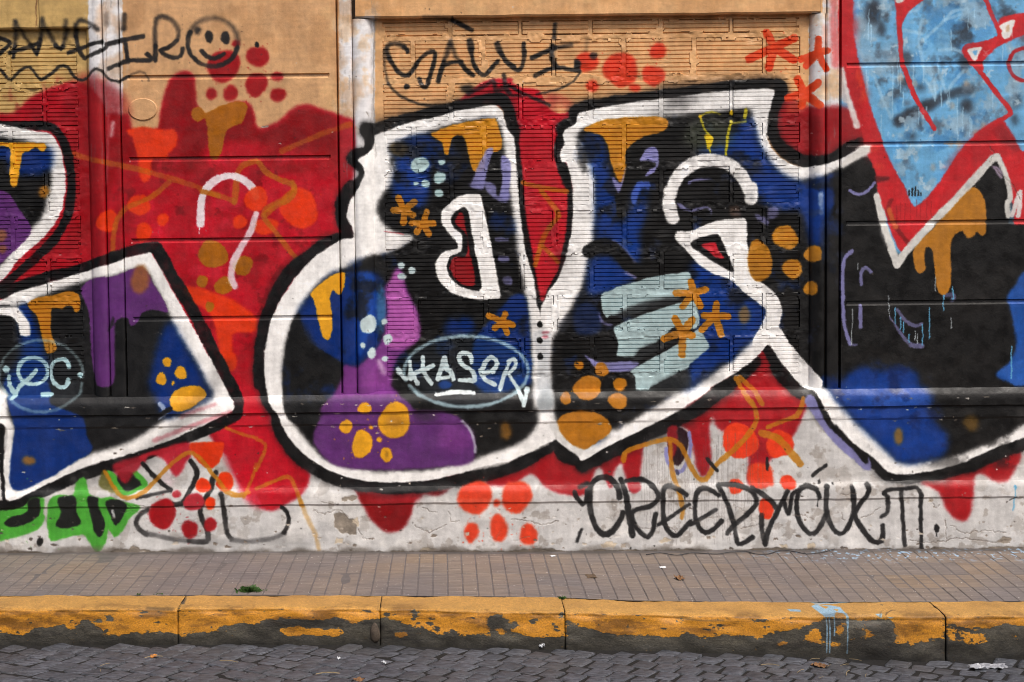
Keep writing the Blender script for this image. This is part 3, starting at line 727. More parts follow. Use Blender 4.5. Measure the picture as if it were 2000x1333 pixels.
fp('A4 1495,140 1560,100 1666,88 1800,90 1800,220 1666,232 1540,280 1450,340 1400,400 1392,465 1300,372 1280,320 1400,286 1505,246', RR, 2)
K.blotch(T('A4 1550,110 1700,95 1700,220 1560,240'), (176, 24, 34), -0.1, 3, 0.7, 5)
S([(1500 + 0.3 * (1668 + 103 * math.cos(a)), 0.3 * (420 + 104 * math.sin(a))) for a in np.linspace(0, 6.28, 28)], 7, (172, 34, 44), 1.8, closed=True)
fp('A4 1503,170 1555,140 1605,128 1590,195 1592,250 1580,215 1575,245 1530,252 1515,215 1522,200', (226, 222, 218), 1.6)
fp('A4 1545,175 1568,165 1568,205 1545,208', (196, 170, 140), 1.6)
fp('A4 1292,322 1340,310 1396,310 1370,350 1350,398 1330,390 1305,350', (226, 222, 218), 1.6)
fp('A4 1325,335 1362,330 1345,362', SKYB, 1.6)
sp('A4 1400,330 1430,360 1400,360 1435,325', 2, (200, 120, 120), 1.2, 0.7)
sp('A4 485,450 500,560 540,700 575,820', 11, (226, 222, 218), 5, 0.95, taper=(0.6, 1.2))
fp('A4 465,420 480,440 490,560 520,680 470,640', (220, 200, 190), 4, 0.7)
fp('P 1972,300 2400,300 2400,428 1992,428 1976,380', RR, 3)
fp('P 1752,516 1850,405 1940,318 1952,318 1962,340 1970,380 1966,440 2400,440 2400,500 1760,500', BLK2, 2, 1, 0)
fp('B4 1100,290 1180,180 1290,70 1340,55 1390,90 1415,170 1415,350 1390,372 1360,345 1330,380 1290,382 1265,340 1210,367 1190,420 1185,700 1150,752 1110,742 1085,600 1065,460 1025,450 1020,590 985,612 960,590 940,470 1000,390', (178, 116, 34), 2)
# white lines of the V
sp('B4 705,110 735,230 785,400 838,560', 14, (214, 212, 206), 3.5)
sp('B4 838,560 890,480 1010,345 1170,180 1345,-5 A4 1460,1035 1490,1020', 15, (214, 212, 206), 3.5)
sp('A4 1490,1020 1520,1080 1560,1180 1575,1300 B4 1555,150 1560,240', 11, (210, 208, 202), 3.5)
sp('B4 1585,235 1640,85 1625,240', 9, (214, 206, 204), 3)
fp('A4 1450,1080 1500,1090 1530,1150 1515,1165 1480,1120', (170, 150, 175), 3, 0.8)
fp('A4 600,945 660,940 690,960 640,1010 560,1050 480,1090 470,1060 540,1010', (220, 216, 210), 4)
ep('A4', [(690, 970, 30, 22), (720, 1085, 36, 22)], RR2, 4)
for i, x in enumerate((918, 938, 956, 974, 992)):
    sp('A4 %d,%d %d,%d' % (x, 1250 - (8, 22, 30, 12, -6)[i], x, 1275), 3.2, (24, 30, 34), 1, wob=0, thin=0)

# ---- grey hump over red, asterisks, dots of the upper right
OR2 = (218, 66, 26)
star('A4', 40, 310, [(-125, 385), (-10, 215), (170, 250), (165, 390), (5, 440)], 17, OR2, soft=2)
star('A4', 315, 350, [(320, 262), (385, 330), (375, 448), (245, 430), (212, 388)], 14, OR2, soft=2)
star('A4', 235, 610, [(190, 515), (318, 545), (330, 690), (215, 690), (125, 640)], 15, OR2, soft=2)
sp('A4 365,180 375,330', 10, (226, 140, 110), 8, 0.4)
sp('A4 425,0 430,300 440,420', 14, (206, 60, 60), 9, 0.6)
ep('A3', [(485, 405, 70, 68), (705, 455, 118, 106), (950, 335, 52, 52), (920, 490, 74, 62), (520, 562, 42, 38), (797, 573, 34, 27)], ORR, 4.5)
fp('A3 850,510 985,510 920,568', ORR, 4.5)
ep('A3', [(530, 365, 26, 24)], (40, 30, 28), 4, 0.9)

# ---- black tags, upper part
TK = (24, 22, 22)
def tg(txt, w=7.5, soft=3.2, a=0.95, **k): sp(txt, w, TK, soft, a, **k)
def tgs(txt, w=7, soft=8, a=0.75, **k): sp(txt, w, TK, soft, a, **k)
tg('A1 -60,240 0,252 65,282 0,350')
tg('A1 88,375 95,300'); tgs('A1 95,310 105,220 112,150', 8)
tgs('A1 112,150 160,240 200,300', 7); tg('A1 195,290 240,355')
tg('A1 60,345 150,318 240,285')
tg('A1 240,350 262,260', 8); tgs('A1 262,260 278,190 285,130', 8)
tgs('A1 290,150 320,220 360,290', 8); tg('A1 360,295 395,320 412,300'); tgs('A1 412,300 430,220 440,145', 8)
tgs('A1 640,195 590,160 540,140 505,165 495,230', 8, 7, 0.85); tg('A1 495,240 515,330 550,378 620,355 690,312')
tg('A1 445,345 540,310 665,275', 8)
tgs('A1 810,100 808,150 806,190', 10, 6, 0.85)
tg('A1 695,292 800,262 930,240', 9); tg('A1 812,262 822,330 832,392', 8)
tg('A1 705,448 780,415 850,395 970,395 985,380 955,352', 8)
tg('A1 1012,395 1010,300', 8); tgs('A1 1010,300 1010,180 1035,112 1110,125 1160,200 1150,260', 8, 7, 0.8)
tg('A1 1150,265 1100,310 1040,332 1100,370 1160,375 1185,350 1190,318', 8)
S([(415.5 + 49 * math.cos(a), 84 + 46 * math.sin(a)) for a in np.linspace(0.2, 3.6, 18)], 8.5, TK, 3.5, 0.95)
S([(415.5 + 49 * math.cos(a), 82 + 46 * math.sin(a)) for a in np.linspace(3.4, 6.6, 18)], 8, TK, 9, 0.6)
ep('A1', [(1285, 200, 22, 26)], TK, 5, 0.9)
ep('A1', [(1362, 240, 27, 40), (1466, 248, 30, 44)], TK, 2.5, 0.95)
tg('A1 1312,332 1345,368 1400,382 1455,352', 8)
tg('A1 -60,440 0,455 40,500 70,522 100,490 140,452 190,436 230,480 270,520 330,485 390,432 440,440 480,500 540,525 590,490 620,455 660,460 700,510 770,532 830,500', 5.5, 2.8, 0.9)
tgs('A1 830,500 870,480 915,465 945,482 970,525', 4, 4, 0.5)
tgs('A1 690,100 695,160', 8, 9, 0.4)
# second tag
tg('A2 988,338 960,305', 8); tgs('A2 960,302 900,280 850,310 865,380', 9, 6, 0.85)
tg('A2 865,380 920,465 970,495 1010,470 1060,395 1110,350 1150,335 1165,370 1135,480 1105,570 1075,555 1060,515', 8)
tg('A2 1185,530 1205,460 1225,400', 8); tgs('A2 1225,400 1250,320 1265,270', 8); tgs('A2 1268,290 1300,370 1330,410', 7); tg('A2 1330,410 1370,460 1410,490', 9)
tg('A2 1210,432 1270,410 1335,402', 7)
tgs('A2 1392,270 1398,320', 12, 5, 0.9); tg('A2 1398,320 1420,430 1470,490 1500,482 1535,440 1575,402', 8)
tgs('A2 1568,288 1590,340', 11, 5, 0.9); tg('A2 1590,340 1625,400 1680,440 A3 0,440 40,462 65,430 78,360 75,285', 8)
tgs('A3 280,160 272,250', 9, 5, 0.85); tg('A3 130,380 200,345 280,312', 8); tgs('A3 280,312 385,293', 8, 6)
tgs('A3 262,300 258,380 290,440', 9, 5, 0.9); tg('A3 150,495 220,460 300,440 370,455 435,462', 8); ep('A3', [(422, 425, 22, 42)], TK, 3)
tg('A3 440,475 390,535 290,585 160,615', 4.5, 3.5, 0.75)
tgs('A2 835,330 838,440 860,550', 4.5, 5, 0.6); tg('A2 860,550 930,620 1050,675 1180,690 1320,670', 5, 4, 0.75)
tgs('A2 1090,118 1200,122 1280,135', 5, 6, 0.55); tg('A2 1280,135 1340,165 1402,198', 9, 3.5)
ep('A2', [(980, 567, 17)], TK, 2)
ep('A2', [(1375, 580, 42, 34)], TK, 6, 0.8)
tgs('A2 1380,610 1470,570 1545,530 1560,590 1615,570', 8, 5, 0.75); tgs('A2 1612,490 1625,570 1650,610', 9, 5, 0.8)
tg('A2 1640,560 A3 0,568 60,605 150,645 245,688', 6, 3, 0.85); tgs('A3 0,625 80,625', 6, 5, 0.7)
tgs('A3 490,250 480,330', 6, 8, 0.25)

# ---- lower part: green piece, outlines, dots, drips, long tag
fp('C1 -300,1020 60,985 170,960 200,915 290,910 286,1000 292,1060 250,1110 150,1150 0,1190 -300,1230', GRN, 3)
fp('C1 310,1030 325,920 400,890 480,890 490,810 550,778 580,880 640,905 720,900 800,930 915,965 850,1040 800,1120 750,1165 710,1110 690,1200 640,1262 590,1210 550,1150 440,1165 335,1185 312,1100', GRN, 2.5)
fp('C1 680,735 740,748 800,830 820,862 870,830 860,745 890,735 960,825 890,870 800,892 740,870', GRN, 2)
fp('C1 660,740 690,735 750,870 690,860 640,830', (80, 78, 22), 3, 0.8)
for q in ('30,1075 60,1040 180,1000 188,925 258,912 255,1020 150,1085 60,1096', '368,1090 380,1050 402,1000 380,912 490,900 500,1000 530,1075 430,1106', '570,905 640,905 640,960 685,1070 655,1166 620,1130 590,1010', '690,930 780,918 832,970 760,1086 720,1020', '780,740 850,740 880,780 920,825 820,865 760,790'):
    fp('C1 ' + q, (24, 26, 24), 2)
sp('C1 735,990 745,1030', 5, (190, 190, 190), 2, 0.8)
fp('C1 730,700 860,650 960,640 930,690 870,750 820,820 780,790', (150, 22, 36), 5, 0.9)
fp('C1 900,640 1050,590 1230,550 1240,640 1215,670 1170,750 1135,772 1105,730 1050,650 970,640 930,680', (176, 26, 42), 4.5, 0.95)
fp('C1 1050,700 1110,740 1130,800 1110,850 1040,800', (226, 190, 200), 9, 0.35)
ep('C1', [(265, 1190, 22, 28)], TK, 2)
sp('C1 930,690 985,755 1050,815 1110,862', 8.5, TK, 3)
sp('C1 1110,862 1000,885 895,908', 6, TK, 3.5, 0.9)
sp('C1 965,985 915,1015 890,1060 905,1110 960,1145', 9, TK, 4, 0.85); sp('C1 940,1135 1100,1170 1230,1190', 9, (80, 78, 78), 5, 0.8)
sp('C1 1230,1188 1345,1190 1352,1120 1318,1045 1305,975 1340,910 1372,850 1382,790 1405,745', 10, TK, 3.5, 0.95)
sp('C1 1240,670 1280,740 1262,810 1225,880 1185,945 1130,945', 9.5, TK, 3)
sp('C1 1440,880 1455,960 1468,1060 1482,1140 1510,1175', 9, TK, 4, 0.9); sp('C1 1510,1178 1600,1190 C2 0,1185 110,1170 180,1140', 9, (90, 88, 88), 5, 0.85)
sp('C2 180,1135 212,1070 205,1005 168,970', 8.5, TK, 3)
E(565, 1062, 40, 20, (120, 118, 116), 12, 0.35)
E(420, 1058, 60, 10, (110, 108, 106), 10, 0.3)
ep('C1', [(1060, 1010, 90, 96), (1238, 1112, 50, 62), (1370, 1082, 38, 48)], (150, 14, 22), 3.5)
ep('C1', [(1150, 885, 30, 22), (1265, 935, 65, 60)], (164, 34, 46), 3)
ep('C1', [(1322, 830, 48), (1462, 805, 60, 58), (1370, 943, 33, 42)], ORA, 2.5)
fp('C1 1235,555 1450,548 1448,610 1430,670 1390,715 1340,715 1290,680 1250,620', ORA, 2.5)
GL2 = (182, 116, 20)
sp('C1 680,740 720,810 770,880 830,908 900,890 960,850 1080,720 1200,625 1260,622 1330,690 1420,800 1480,870 1560,890 1620,870', 8, GL2, 2.5, 0.8)
sp('C1 1470,455 1570,495 1666,520 C2 0,530 60,560 45,630 0,730', 7, GL2, 2.5, 0.65)
sp('C1 1590,900 1640,780 1666,690', 7, GL2, 3, 0.6)
sp('C2 0,850 100,810 200,772 235,800 270,880 300,960', 8, GL2, 2.5, 0.7); sp('C2 290,930 330,1030 385,1140 410,1240', 8, GL2, 5, 0.4)
ep('C2', [(1423, 905, 112, 106), (1400, 1130, 45, 66), (1577, 1105, 58, 86), (1567, 942, 22, 27)], ORR, 4.5)
E(1008, 970, 29, 32, ORR, 4.5)
ep('C3', [(105, 1145, 54, 76)], ORR, 4.5)
sp('C2 1320,925 1530,925', 8, (230, 110, 90), 5, 0.35)
# the white wall shows between the drips; thin runs of dirt
fp('C3 1060,450 1140,480 1142,600 1085,702 1030,660 1010,560 1020,470', (42, 20, 26), 2)
fp('C3 1010,460 1075,440 1070,600 1030,660', (150, 20, 30), 3, 0.8)
sp('C3 1002,590 1010,670 1060,735 1105,735 1150,650 1162,560 1152,485', 7, LAV, 2)
sp('C3 1070,735 1080,752', 5, (60, 60, 90), 2)
ep('C3', [(1485, 540, 118, 118), (1455, 835, 50, 46)], (222, 58, 26), 2.5)
ep('C4', [(75, 560, 86, 96), (130, 810, 52, 44)], (222, 58, 26), 2.5)
fp('C3 1545,700 1600,680 1666,690 C4 30,740 30,830 0,830 C3 1600,850 1540,810', (216, 60, 30), 4)
ep('C3', [(1650, 980, 50, 68)], (222, 58, 26), 2.5)
ep('C3', [(795, 830, 40, 46), (640, 815, 22, 26)], (170, 40, 50), 3.5, 0.9)
for i in range(46):
    x = 840 + 17.5 * i + random.uniform(-6, 6)
    y0 = random.uniform(480, 720); y1 = random.uniform(900, 1210)
    if x > 1600: y0 = random.uniform(650, 900)
    sp('C3 %.0f,%.0f %.0f,%.0f %.0f,%.0f' % (x, y0, x + random.uniform(-3, 3), (y0 + y1) / 2, x + random.uniform(-4, 4), y1), 1.1, (112, 104, 100), 1.2, random.uniform(0.25, 0.6))
sp('C3 725,665 735,620 800,585 900,552 1000,530 1050,535 1100,575 1150,680 1215,785 1265,790 1310,715 1450,590 1545,490 1590,410 1585,340 1555,280', 10, GL2, 2.5, 0.85)
sp('C3 1455,130 1500,210 1560,300', 10, GL2, 2.5, 0.85); sp('C3 1480,125 1570,210 1625,300', 10, GL2, 2.5, 0.8)
sp('C3 1030,550 1040,720 1080,860 1110,985 1102,1035', 9, GL2, 3, 0.85)
sp('C4 0,450 60,425 120,402 185,375 215,320 228,262', 10, GL2, 2.5, 0.85); sp('C4 -40,490 60,520 120,580 210,690', 14, GL2, 2.5, 0.85)
fp('C4 255,235 300,250 330,320 390,440 560,600 635,690 650,640 672,700 665,730 630,728 560,665 420,540 270,335 235,290', (124, 122, 172), 2.5, 0.95)
fp('C4 440,430 560,570 650,660 640,690 560,600 470,510', BLK, 3)
# long tag
def tk(txt, w=9.5, soft=3.0, **k): sp(txt, w, (28, 27, 28), soft, 0.97, **k)
tk('C3 405,872 420,910 460,950 480,920 490,860'); tk('C3 440,838 490,815', 8, 5)
tk('C3 698,905 690,855 640,785 560,782 508,840 505,960 535,1080 590,1145 650,1125 700,1055 720,1005', 11)
tk('C3 706,790 735,870 755,1000 780,1150', 11)
tk('C3 742,800 850,792 930,850 948,905 900,960 790,990 785,1060 830,1130 880,1160 912,1120 930,1015')
tk('C3 1132,888 1080,852 1010,832 980,862 980,980 990,1080 1030,1140 1070,1150 1160,1062'); tk('C3 950,1082 1050,1018 1150,950', 7)
tk('C3 1340,890 1270,848 1212,855 1190,920 1190,1040 1230,1120 1280,1130 1360,1060'); tk('C3 1160,1082 1250,1030 1325,985', 8)
tk('C3 1340,830 1400,950 1440,1080 1470,1205 1560,1162'); tk('C3 1345,822 1480,830 1570,880 1585,945 1520,1020 1440,1085 1395,1140')
tk('C3 1560,842 1620,880 1680,925 C4 50,972'); tk('C3 1645,1205 1620,1110 1622,1020'); tk('C3 1640,1200 C4 0,1110 60,990 120,865')
tk('C4 95,920 130,1010 152,880 180,862', 8)
tk('C4 328,905 310,852 240,832 192,870 180,960 205,1070 270,1142 330,1105 370,1020')
tk('C4 378,835 375,980 400,1080 460,1142 510,1105 552,1000 552,920 540,838')
tk('C4 640,822 652,862 595,950 560,1010 600,1100 680,1192 730,1185 742,1090'); tk('C4 735,1030 770,1000 772,900 748,875', 8)
tk('C4 745,880 770,855 860,850 960,842 990,885', 7.5)
tk('C4 860,850 868,1000 880,1215', 8); tk('C4 990,885 988,1000 990,1230', 8)
ep('C4', [(1090, 1105, 16, 26)], (28, 27, 28), 1.5); sp('C4 1090,1120 1090,1155', 2, (28, 27, 28), 1)
sp('C4 320,920 316,965', 2, (28, 27, 28), 1); sp('C4 750,1080 748,1110', 2.5, (28, 27, 28), 1); sp('C3 1118,895 1118,915', 2, (28, 27, 28), 1)
tk('C4 292,765 335,730 380,700', 7, 2.5); tk('C3 1270,655 1300,690 1335,735', 7, 2.5); tk('C4 -6,650 -5,725', 6, 2.5)
tk('C3 450,1112 435,1150 420,1190', 6, 4)
sp('C4 1602,830 1600,900 1590,990', 2.5, (104, 170, 206), 1.5, 0.9); ep('C4', [(1603, 838, 9, 12)], (104, 170, 206), 1.2)
sp('C4 1570,920 1610,900', 2, (60, 60, 60), 1.2); ep('C4', [(330, 805, 8, 14), (420, 815, 8, 8)], TK, 1.2)

# ---- wear: bare render, chips, cracks, grime with shapes of their own; H is the relief of the skin
HGT = np.full((CH, CW), 0.5, np.float32)
def relief(P, amount, soft=1.0, wd=None):
    keep = K.rgb
    K.rgb = np.repeat(HGT[..., None], 3, axis=2) if False else K.rgb
    Q = K.pts(spline(P, wd is None, 0.3))
    if wd is None:
        r = K.cover(Q, soft)
        if r:
            x0, y0, c = r
            HGT[y0:y0 + c.shape[0], x0:x0 + c.shape[1]] += amount * c
    else:
        for i in range(len(Q) - 1):
            n = max(1, int(np.hypot(*(Q[i + 1] - Q[i]))))
            for j in range(n):
                p = Q[i] + (Q[i + 1] - Q[i]) * j / n
                x, y = int(p[0]), int(p[1])
                if 2 < x < CW - 3 and 2 < y < CH - 3:
                    HGT[y - 1:y + 2, x - 1:x + 2] = np.minimum(HGT[y - 1:y + 2, x - 1:x + 2], 0.5 + amount)
def rough_line(P, j=2.2):
    out = []
    for i in range(len(P) - 1):
        n = max(2, int(math.hypot(P[i + 1][0] - P[i][0], P[i + 1][1] - P[i][1]) / 5))
        for q in range(n):
            t = q / n
            out.append((P[i][0] + (P[i + 1][0] - P[i][0]) * t + random.uniform(-j, j), P[i][1] + (P[i + 1][1] - P[i][1]) * t + random.uniform(-j, j)))
    return out + [P[-1]]
def crack(txt, wd=1.1, a=0.7, col=(96, 84, 74), j=2.0):
    P = rough_line(T(txt), j)
    S(P, wd, col, 0.9, a, 0.0, wob=0.9)
    relief(P, -0.16, wd=1)
def ragged(txt, j=3.0):
    P = T(txt); return rough_line(P + [P[0]], j)[:-1]
PLA = (138, 128, 116)
for q in ('C2 510,1010 560,1000 600,1035 640,1040 662,1105 650,1150 600,1152 560,1130 512,1090', 'C2 552,915 600,900 650,898 640,925 600,922 562,932', 'C1 720,1258 770,1238 840,1235 880,1222 960,1240 990,1260 800,1270', 'C4 1480,1190 1520,1150 1580,1170 1560,1200'):
    P = ragged(q)
    F(P, PLA, 1.0, 1, 0, var=0.25, wob=0); relief(P, -0.4)
for q in ('C2 520,1170 560,1160 570,1200 520,1205', 'C2 635,1045 662,1035 668,1090 650,1100', 'C3 570,1215 620,1190 680,1205 650,1230 590,1232', 'C3 700,1210 735,1205 735,1230 705,1232', 'C3 945,1190 1000,1165 1030,1185 990,1205', 'C4 240,1205 290,1200 300,1225 260,1250', 'C4 70,1215 110,1210 120,1230 80,1235', 'C2 1050,1260 1100,1225 1180,1240 1100,1265', 'C4 1036,905 1066,905 1070,925 1040,935', 'C3 405,1040 440,1035 430,1060'):
    P = ragged(q, 2.5)
    F(P, (206, 190, 166) if random.random() < .6 else (168, 156, 142), 1.0, 0.95, 0, var=0.15, wob=0); relief(P, -0.25)
for q in ('C4 1180,1085 1270,1138 1400,1120 1540,1132', 'C4 900,1180 1000,1200 1150,1190 1220,1165 1380,1180 1460,1200 1560,1178', 'C4 600,1035 670,1010 725,970', 'C4 470,1000 480,1040 500,1050', 'C3 0,1045 100,1058 200,1082 300,1058', 'C3 800,1080 840,1110 900,1105', 'C2 370,990 450,1010 540,985 600,1035', 'C2 1085,980 1180,1005', 'C2 1030,1090 1130,1132 1200,1100 1240,1080', 'C2 1250,1000 1275,1060 1320,1055', 'C4 1150,1050 1155,1190', 'C3 1480,1110 1590,1080', 'C3 990,1075 1060,1130', 'C4 1070,950 1090,970 1110,950', 'C2 660,1110 700,1170 740,1175', 'C2 430,940 520,945', 'C4 480,885 570,880', 'C1 830,960 1000,965', 'A4 1440,960 1470,1000 1440,1060', 'A4 1480,1100 1600,1220 1640,1300', 'C3 200,1235 260,1262'):
    crack(q)
for q in ('A1 250,0 248,90 250,180',):
    crack(q, 2.2, 0.9, (120, 84, 50), 0.6)
for q in ('A2 720,740 735,760', 'A2 40,830 75,825', 'A2 150,930 165,940', 'B1 385,490 395,495'):
    crack(q, 2.5, 0.9, (150, 140, 130), 1.0)
# scattered flakes, mostly low on the wall
for i in range(260):
    x = random.uniform(-150, 2150)
    y = 1078 - abs(random.gauss(0, 60)) if random.random() < .7 else random.uniform(780, 1070)
    r = random.uniform(1.0, 4.2) * (1.4 if y > 1040 else 0.8)
    P = [(x + r * random.uniform(.5, 1.7) * math.cos(t), y + r * 0.6 * random.uniform(.5, 1.4) * math.sin(t)) for t in np.linspace(0, 5.4, 6)]
    F(P, random.choice([(120, 108, 96), (196, 184, 168), (88, 80, 74), (210, 206, 200)]), 0.8, 0.9, 0, wob=0); relief(P, -0.3)
for i in range(170):
    x = random.uniform(-100, 2100); y = random.uniform(0, 1070)
    E(x, y, random.uniform(.6, 1.6), random.uniform(.6, 1.6), random.choice([(60, 52, 48), (200, 196, 190), (30, 28, 28)]), 0.5, 0.8, wob=0)
foot = [(-300, 1100)] + [(x, 1080 - 0.0115 * (x - 870) * .45 - 3 - 5 * abs(fn(x, 0, 3, .02)) - 9 * max(0, fn(x, 0, 8, .011)) - 3 * fn(x, 0, 1, .11)) for x in range(-300, 2301, 5)] + [(2300, 1100)]
F(foot, (112, 102, 90), 1.0, .92, 0, var=.35, wob=0); relief(foot, -.3)
for i in range(16):
    x = random.uniform(-50, 2050); y = random.uniform(960, 1072); L = random.uniform(12, 60)
    P = rough_line([(x, y), (x + L * .5, y + random.uniform(-8, 8)), (x + L, y + random.uniform(-12, 12))], 2.2)
    S(P, random.uniform(.6, 1.3), (120, 108, 98), .8, random.uniform(.3, .8), 0.0, wob=.9); relief(P, -.10, wd=1)
for (a, b, c) in ((808, 2, 26), (788, 1.6, 20), (830, 2, 26)):         # chips along the moulding
    for i in range(c):
        x = random.uniform(-50, 2050); y = a - 0.0115 * (x - 870) + random.uniform(-3, 3)
        w = random.uniform(3, 16)
        F([(x, y), (x + w * .5, y - b * random.random()), (x + w, y), (x + w * .6, y + b), (x + w * .2, y + b * .6)], random.choice([(150, 140, 126), (110, 98, 88), (196, 190, 182)]), 0.6, 0.8, 0, wob=0)
# grime along the foot of the wall, and soot on the old white pilasters
for i in range(60):
    x = -100 + i * 38
    E(x + random.uniform(-20, 20), 1080 + random.uniform(-4, 4), random.uniform(18, 50), random.uniform(4, 15), (96, 88, 80), 5, random.uniform(.25, .7))
for i in range(90):
    x = random.choice([random.uniform(660, 692), random.uniform(176, 236), random.uniform(726, 734), random.uniform(1606, 1640)])
    y = random.uniform(-20, 330)
    sp('P %.1f,%.1f %.1f,%.1f' % (x, y, x + random.uniform(-1, 1), y + random.uniform(6, 40)), random.uniform(.8, 2.2), (130, 122, 116), 2, random.uniform(.15, .5))
sp('P 731,40 729,150 731,240', 2.5, (120, 112, 104), 2, 0.6)
sp('P 207,0 208,170', 1.5, (150, 130, 120), 1.5, 0.5)
n = fractal(CH, CW, 26, 91, 4)
HGT += 0.05 * n
HGT += 0.03 * K.n2

def make_image(name, rgb, data=False):
    h, w = rgb.shape[:2]
    im = bpy.data.images.new(name, w, h, alpha=False, float_buffer=False)
    im.colorspace_settings.name = 'Non-Color' if data else 'sRGB'
    buf = np.ones((h, w, 4), np.float32)
    buf[..., :3] = np.clip(rgb[::-1], 0, 1)
    im.pixels.foreach_set(buf.ravel())
    im.update()
    im.pack()
    return im
def spatter(cx, cy, R_, n_, col, a=.8):
    for _ in range(n_):
        t = random.uniform(0, 6.28); d = R_ * (1 + abs(random.gauss(0, .45)))
        q = random.uniform(.5, 1.5)
        E(cx + d * math.cos(t), cy + d * math.sin(t), q, q * random.uniform(.8, 1.5), col, .7, a * random.uniform(.4, 1), wob=0)
for cx, cy, R_, col in ((1211, 136, 34, ORR), (1276, 147, 22, ORR), (1285, 100, 16, ORR), (927, 971, 34, ORR), (973, 1032, 26, ORR), (920, 1040, 20, ORR), (1031, 1044, 22, ORR), (436, 128, 32, DOT), (500, 165, 24, DOT), (504, 110, 20, DOT), (318, 1003, 28, DOT), (371, 1033, 18, DOT), (415, 85, 56, TK), (850, 120, 60, TK), (1300, 1000, 70, TK), (1500, 1000, 80, TK), (1200, 1010, 60, TK), (1700, 1010, 70, TK), (1445, 862, 36, ORA), (585, 405, 40, ORA), (770, 822, 34, YEL), (707, 868, 26, YEL), (1147, 758, 30, GOLD), (1515, 97, 34, OR2), (1594, 105, 26, OR2), (100, 1010, 60, GRN)):
    spatter(cx, cy, R_, 12, col)
# every edge a little uneven, as a spray cone leaves it on a rough skin
wx_, wy_ = fractal(CH, CW, 9, 601, 3), fractal(CH, CW, 9, 602, 3)
jx, jy = rng.normal(0, .55, (CH, CW)), rng.normal(0, .55, (CH, CW))
YY, XX = np.mgrid[0:CH, 0:CW]
K.rgb = K.rgb[np.clip(YY + np.rint(1.5 * wy_ + jy).astype(int), 0, CH - 1), np.clip(XX + np.rint(1.7 * wx_ + jx).astype(int), 0, CW - 1)]
mA = fractal(CH, CW, 24, 501, 4); mB = fractal(CH, CW, 7, 502, 3); mC = fractal(CH, CW, 6, 503, 3, 7.0); mD = fractal(CH, CW, 40, 504, 4, .25)
lum = K.rgb.mean(2)
K.rgb *= (1 + .075 * mA + .05 * mB + .045 * mC + .04 * mD)[..., None]
K.rgb += (np.clip(mA + .6 * mB - .25, 0, 1) * .018 * (1 - np.clip(lum * 2, 0, 1)))[..., None]        # dust on the dark coats
wear = np.clip((mB + .7 * mA - 1.02) * 6, 0, 1)[..., None] * .55                                     # pin-holes where the render shows
K.rgb = K.rgb * (1 - wear) + np.array((150, 138, 126), np.float32) / 255 * wear
img_paint = make_image('wall_paint', K.rgb)
img_relief = make_image('wall_relief', np.repeat(np.clip(HGT, 0, 1)[..., None], 3, axis=2), True)
# ------------------------------------------------------------------ materials
class NT:
    def __init__(s, name):
        s.m = bpy.data.materials.new(name)
        s.m.use_nodes = True
        s.t = s.m.node_tree
        s.t.nodes.clear()
        s.out = s.n('OutputMaterial')
        s.b = s.n('BsdfPrincipled')
        s.l(s.b.outputs[0], s.out.inputs['Surface'])
    def n(s, typ, **kw):
        nd = s.t.nodes.new('ShaderNode' + typ)
        for k, v in kw.items():
            setattr(nd, k, v)
        return nd
    def l(s, a, b):
        s.t.links.new(a, b)
    def val(s, sock, v):
        if isinstance(v, bpy.types.NodeSocket): s.l(v, sock)
        else: sock.default_value = v
    def math(s, op, a, b=None, clamp=False):
        n = s.n('Math', operation=op, use_clamp=clamp)
        s.val(n.inputs[0], a)
        if b is not None: s.val(n.inputs[1], b)
        return n.outputs[0]
    def mix(s, f, a, b, blend='MIX'):
        n = s.n('Mix', data_type='RGBA', blend_type=blend)
        s.val(n.inputs[0], f); s.val(n.inputs[6], a); s.val(n.inputs[7], b)
        return n.outputs[2]
    def noise(s, vec, scale, detail=4, rough=0.55, dist=0.0):
        n = s.n('TexNoise'); n.inputs['Scale'].default_value = scale
        n.inputs['Detail'].default_value = detail; n.inputs['Roughness'].default_value = rough
        n.inputs['Distortion'].default_value = dist
        s.l(vec, n.inputs['Vector'])
        return n.outputs['Fac']
    def ramp(s, v, lo, hi, a=0.0, b=1.0):
        n = s.n('MapRange', interpolation_type='SMOOTHSTEP')
        s.val(n.inputs['Value'], v)
        n.inputs['From Min'].default_value = lo; n.inputs['From Max'].default_value = hi
        n.inputs['To Min'].default_value = a; n.inputs['To Max'].default_value = b
        return n.outputs['Result']
    def scaled(s, vec, sc):
        n = s.n('VectorMath', operation='MULTIPLY')
        s.l(vec, n.inputs[0]); n.inputs[1].default_value = sc
        return n.outputs[0]
    def bump(s, h, strength, dist, prev=None):
        n = s.n('Bump'); n.inputs['Strength'].default_value = strength; n.inputs['Distance'].default_value = dist
        s.l(h, n.inputs['Height'])
        if prev is not None: s.l(prev, n.inputs['Normal'])
        return n.outputs[0]
    def rgb(s, c):
        n = s.n('RGB'); n.outputs[0].default_value = (*c, 1); return n.outputs[0]

def lin(c):
    return tuple(((v / 255) / 12.92 if v / 255 <= 0.04045 else ((v / 255 + 0.055) / 1.055) ** 2.4) for v in c)

